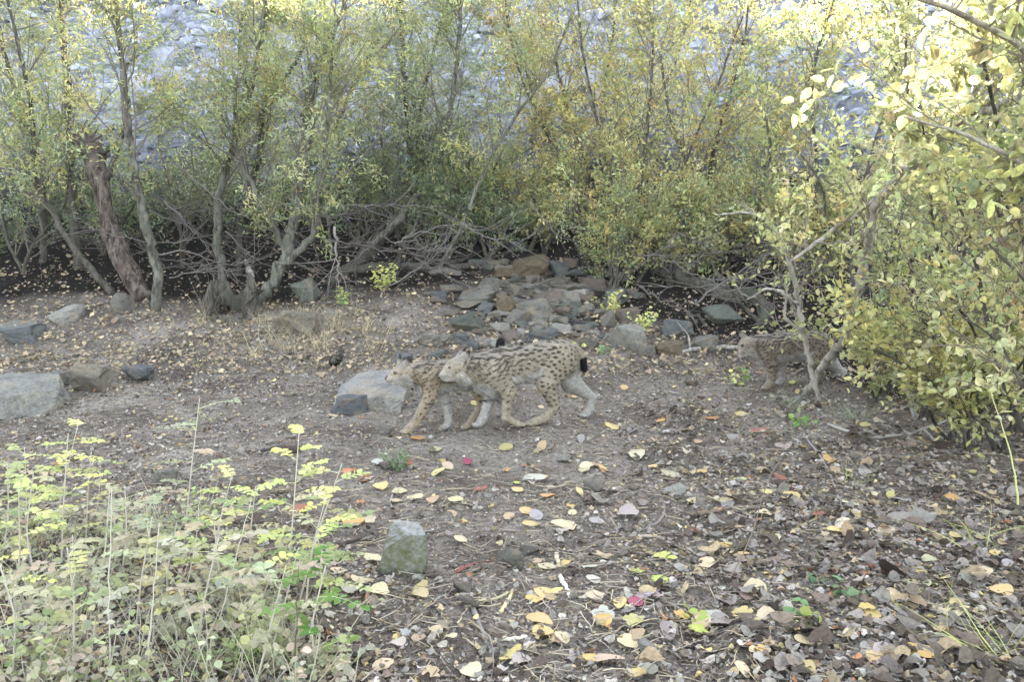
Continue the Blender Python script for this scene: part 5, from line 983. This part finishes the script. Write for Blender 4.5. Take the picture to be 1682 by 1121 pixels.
# grass
def grass(i, px, py, hgt, n, cols, label, lean=.5, wd=.004, name='grass_tuft', group='grass tufts'):
    r = np.random.default_rng(1500 + i); g = G(px, py); b = MB(); N = n; rows = 6
    for k in range(N):
        a = r.uniform(0, 6.28); l = hgt * r.uniform(.5, 1.2); s_ = wander(r, g + np.array([*r.normal(size=2) * .03 * (1 + n / 60), -.01]), np.array([math.cos(a) * lean, math.sin(a) * lean, 1.]), l, rows, .10, -.06); w_ = wd * r.uniform(.6, 1.3); sd = np.cross(s_[-1] - s_[0], r.normal(size=3)); sd /= np.linalg.norm(sd) + 1e-9
        ww = w_ * np.linspace(1, .12, rows + 1)[:, None]; v = np.concatenate([s_ - sd * ww / 2, s_ + sd * ww / 2]); j = np.arange(rows); b.add(v, np.stack([j, j + 1, j + 1 + rows + 1, j + rows + 1], -1), np.array(cols[rint(r, 0, len(cols) - 1)]) * r.uniform(.75, 1.2))
    o = b.build(name, M['dry'], None, False, g); tag(o, label, 'grass', group)
    if label is None: later(o, 'dry tan tuft', 'growing')
DRY = [(.46, .38, .22), (.38, .31, .19), (.52, .45, .30), (.28, .22, .14)]; GRN = [(.38, .42, .15), (.30, .35, .12), (.46, .44, .18)]
for i in range(26): grass(i, r3.uniform(330, 640), r3.uniform(515, 588), r3.uniform(.2, .55), rint(r3, 14, 34), DRY, None, group='dry grass below the forked willow')
for i in range(22): grass(120 + i, r3.uniform(0, 500), r3.uniform(880, 1150), r3.uniform(.18, .42), rint(r3, 8, 16), [(.46, .43, .34), (.40, .37, .29), (.34, .34, .22)], None, .45, .003, name='dry_stalks', group='dry stalks among the seedlings')
for i in range(10): grass(40 + i, r3.uniform(180, 760), r3.uniform(560, 620), r3.uniform(.08, .2), 18, DRY, None, .8, group='dry grass below the forked willow')
for i, (px, py, h_, n_, c_, lab, le) in enumerate([(1402, 800, .26, 12, GRN + DRY[:1], 'arching pale green grass tuft right of the red leaves', 1.0), (1615, 900, .30, 10, GRN, 'arching grass tuft at the right edge below the shrub', 1.0), (1640, 1085, .30, 26, GRN, 'large grass tuft in the bottom right corner', 1.1), (640, 750, .10, 30, [(.2, .28, .12)], 'fine green grass blades on the path before the lynxes', .9), (400, 1100, .22, 40, [(.20, .30, .08), (.26, .33, .11)], 'green grass tuft between the seedlings at the bottom', .6), (545, 1100, .12, 14, [(.25, .36, .12)], 'short green grass beside the bare soil at the bottom', .9), (1330, 930, .09, 20, [(.26, .30, .16)], 'sparse grass blades behind the green rosette', 1.0), (268, 640, .12, 90, [(.33, .30, .26), (.28, .25, .21)], 'soft grey dry tuft right of the jagged stone', .9), (1290, 665, .22, 60, [(.30, .33, .22), (.2, .25, .17), (.36, .34, .25)], 'grey green grass under the young lynx', 1.0), (1400, 690, .24, 60, [(.30, .33, .22), (.2, .25, .17)], 'grey green grass beneath the pale curving stem', 1.0), (1520, 1000, .14, 8, DRY, 'few dry blades among grey leaves at right', 1.0)]): grass(60 + i, px, py, h_, n_, c_, lab, le)
def reed(label, pts, w_, col):
    Y = gy(*pts[0]); s_ = smooth_poly([P(px, py, Y - .05 * k) for k, (px, py) in enumerate(pts)], 14); b = MB(); b.tube(s_ + np.random.default_rng(int(pts[0][0])).normal(size=(14, 3)) * .0015, np.linspace(w_, w_ * .35, 14) * .6 * Y / FPX, 5, col); o = b.build('plant_stalk', M['stem'], None, True, s_[0]); tag(o, label, 'stalk', 'bare upright stalks')
reed('green yellow stalk arching up at the right frame edge', [(1674, 845), (1664, 760), (1646, 700), (1628, 645)], 3, (.42, .45, .18))
for i, (pts, w_) in enumerate([([(240, 1118), (250, 1000), (262, 860)], 3), ([(350, 1060), (385, 930), (412, 820)], 2.5), ([(180, 1121), (178, 960), (184, 800)], 3), ([(110, 1000), (122, 930), (118, 880)], 3), ([(120, 940), (190, 975), (260, 1010)], 3.5), ([(0, 1040), (60, 1100), (90, 1121)], 4), ([(440, 1090), (470, 980), (490, 900)], 2.5), ([(480, 1119), (486, 1040), (490, 930)], 3), ([(300, 1000), (320, 900), (330, 800)], 2), ([(140, 870), (160, 840), (165, 780)], 2.5)]):
    reed(['pale', 'thin grey', 'straight dry', 'kinked pale', 'fallen pale', 'thick leaning', 'slanting', 'dark upright', 'slender', 'short bent'][i] + ' dead stalk among the seedlings at lower left', pts, w_, (.10, .08, .06) if i == 7 else (.42, .39, .32))
finish_labels()

# ------------------------------------------------------------------ thin haze in the air
def haze():
    me = bpy.data.meshes.new('haze'); bm = bmesh.new(); bmesh.ops.create_cube(bm, size=1); bm.to_mesh(me); bm.free(); m, n, out = newmat('haze'); v = node(n, "ShaderNodeVolumePrincipled"); v.inputs['Color'].default_value = (.80, .88, 1, 1); v.inputs['Density'].default_value = .0005; v.inputs['Anisotropy'].default_value = .25
    n.links.new(v.outputs[0], out.inputs['Volume']); me.materials.append(m); o = link('haze', me); o.scale = (126, 126, 24); o.location = (0, 20, 10.5); tag(o, 'thin pale haze in the morning air', 'haze', kind='stuff')
haze()
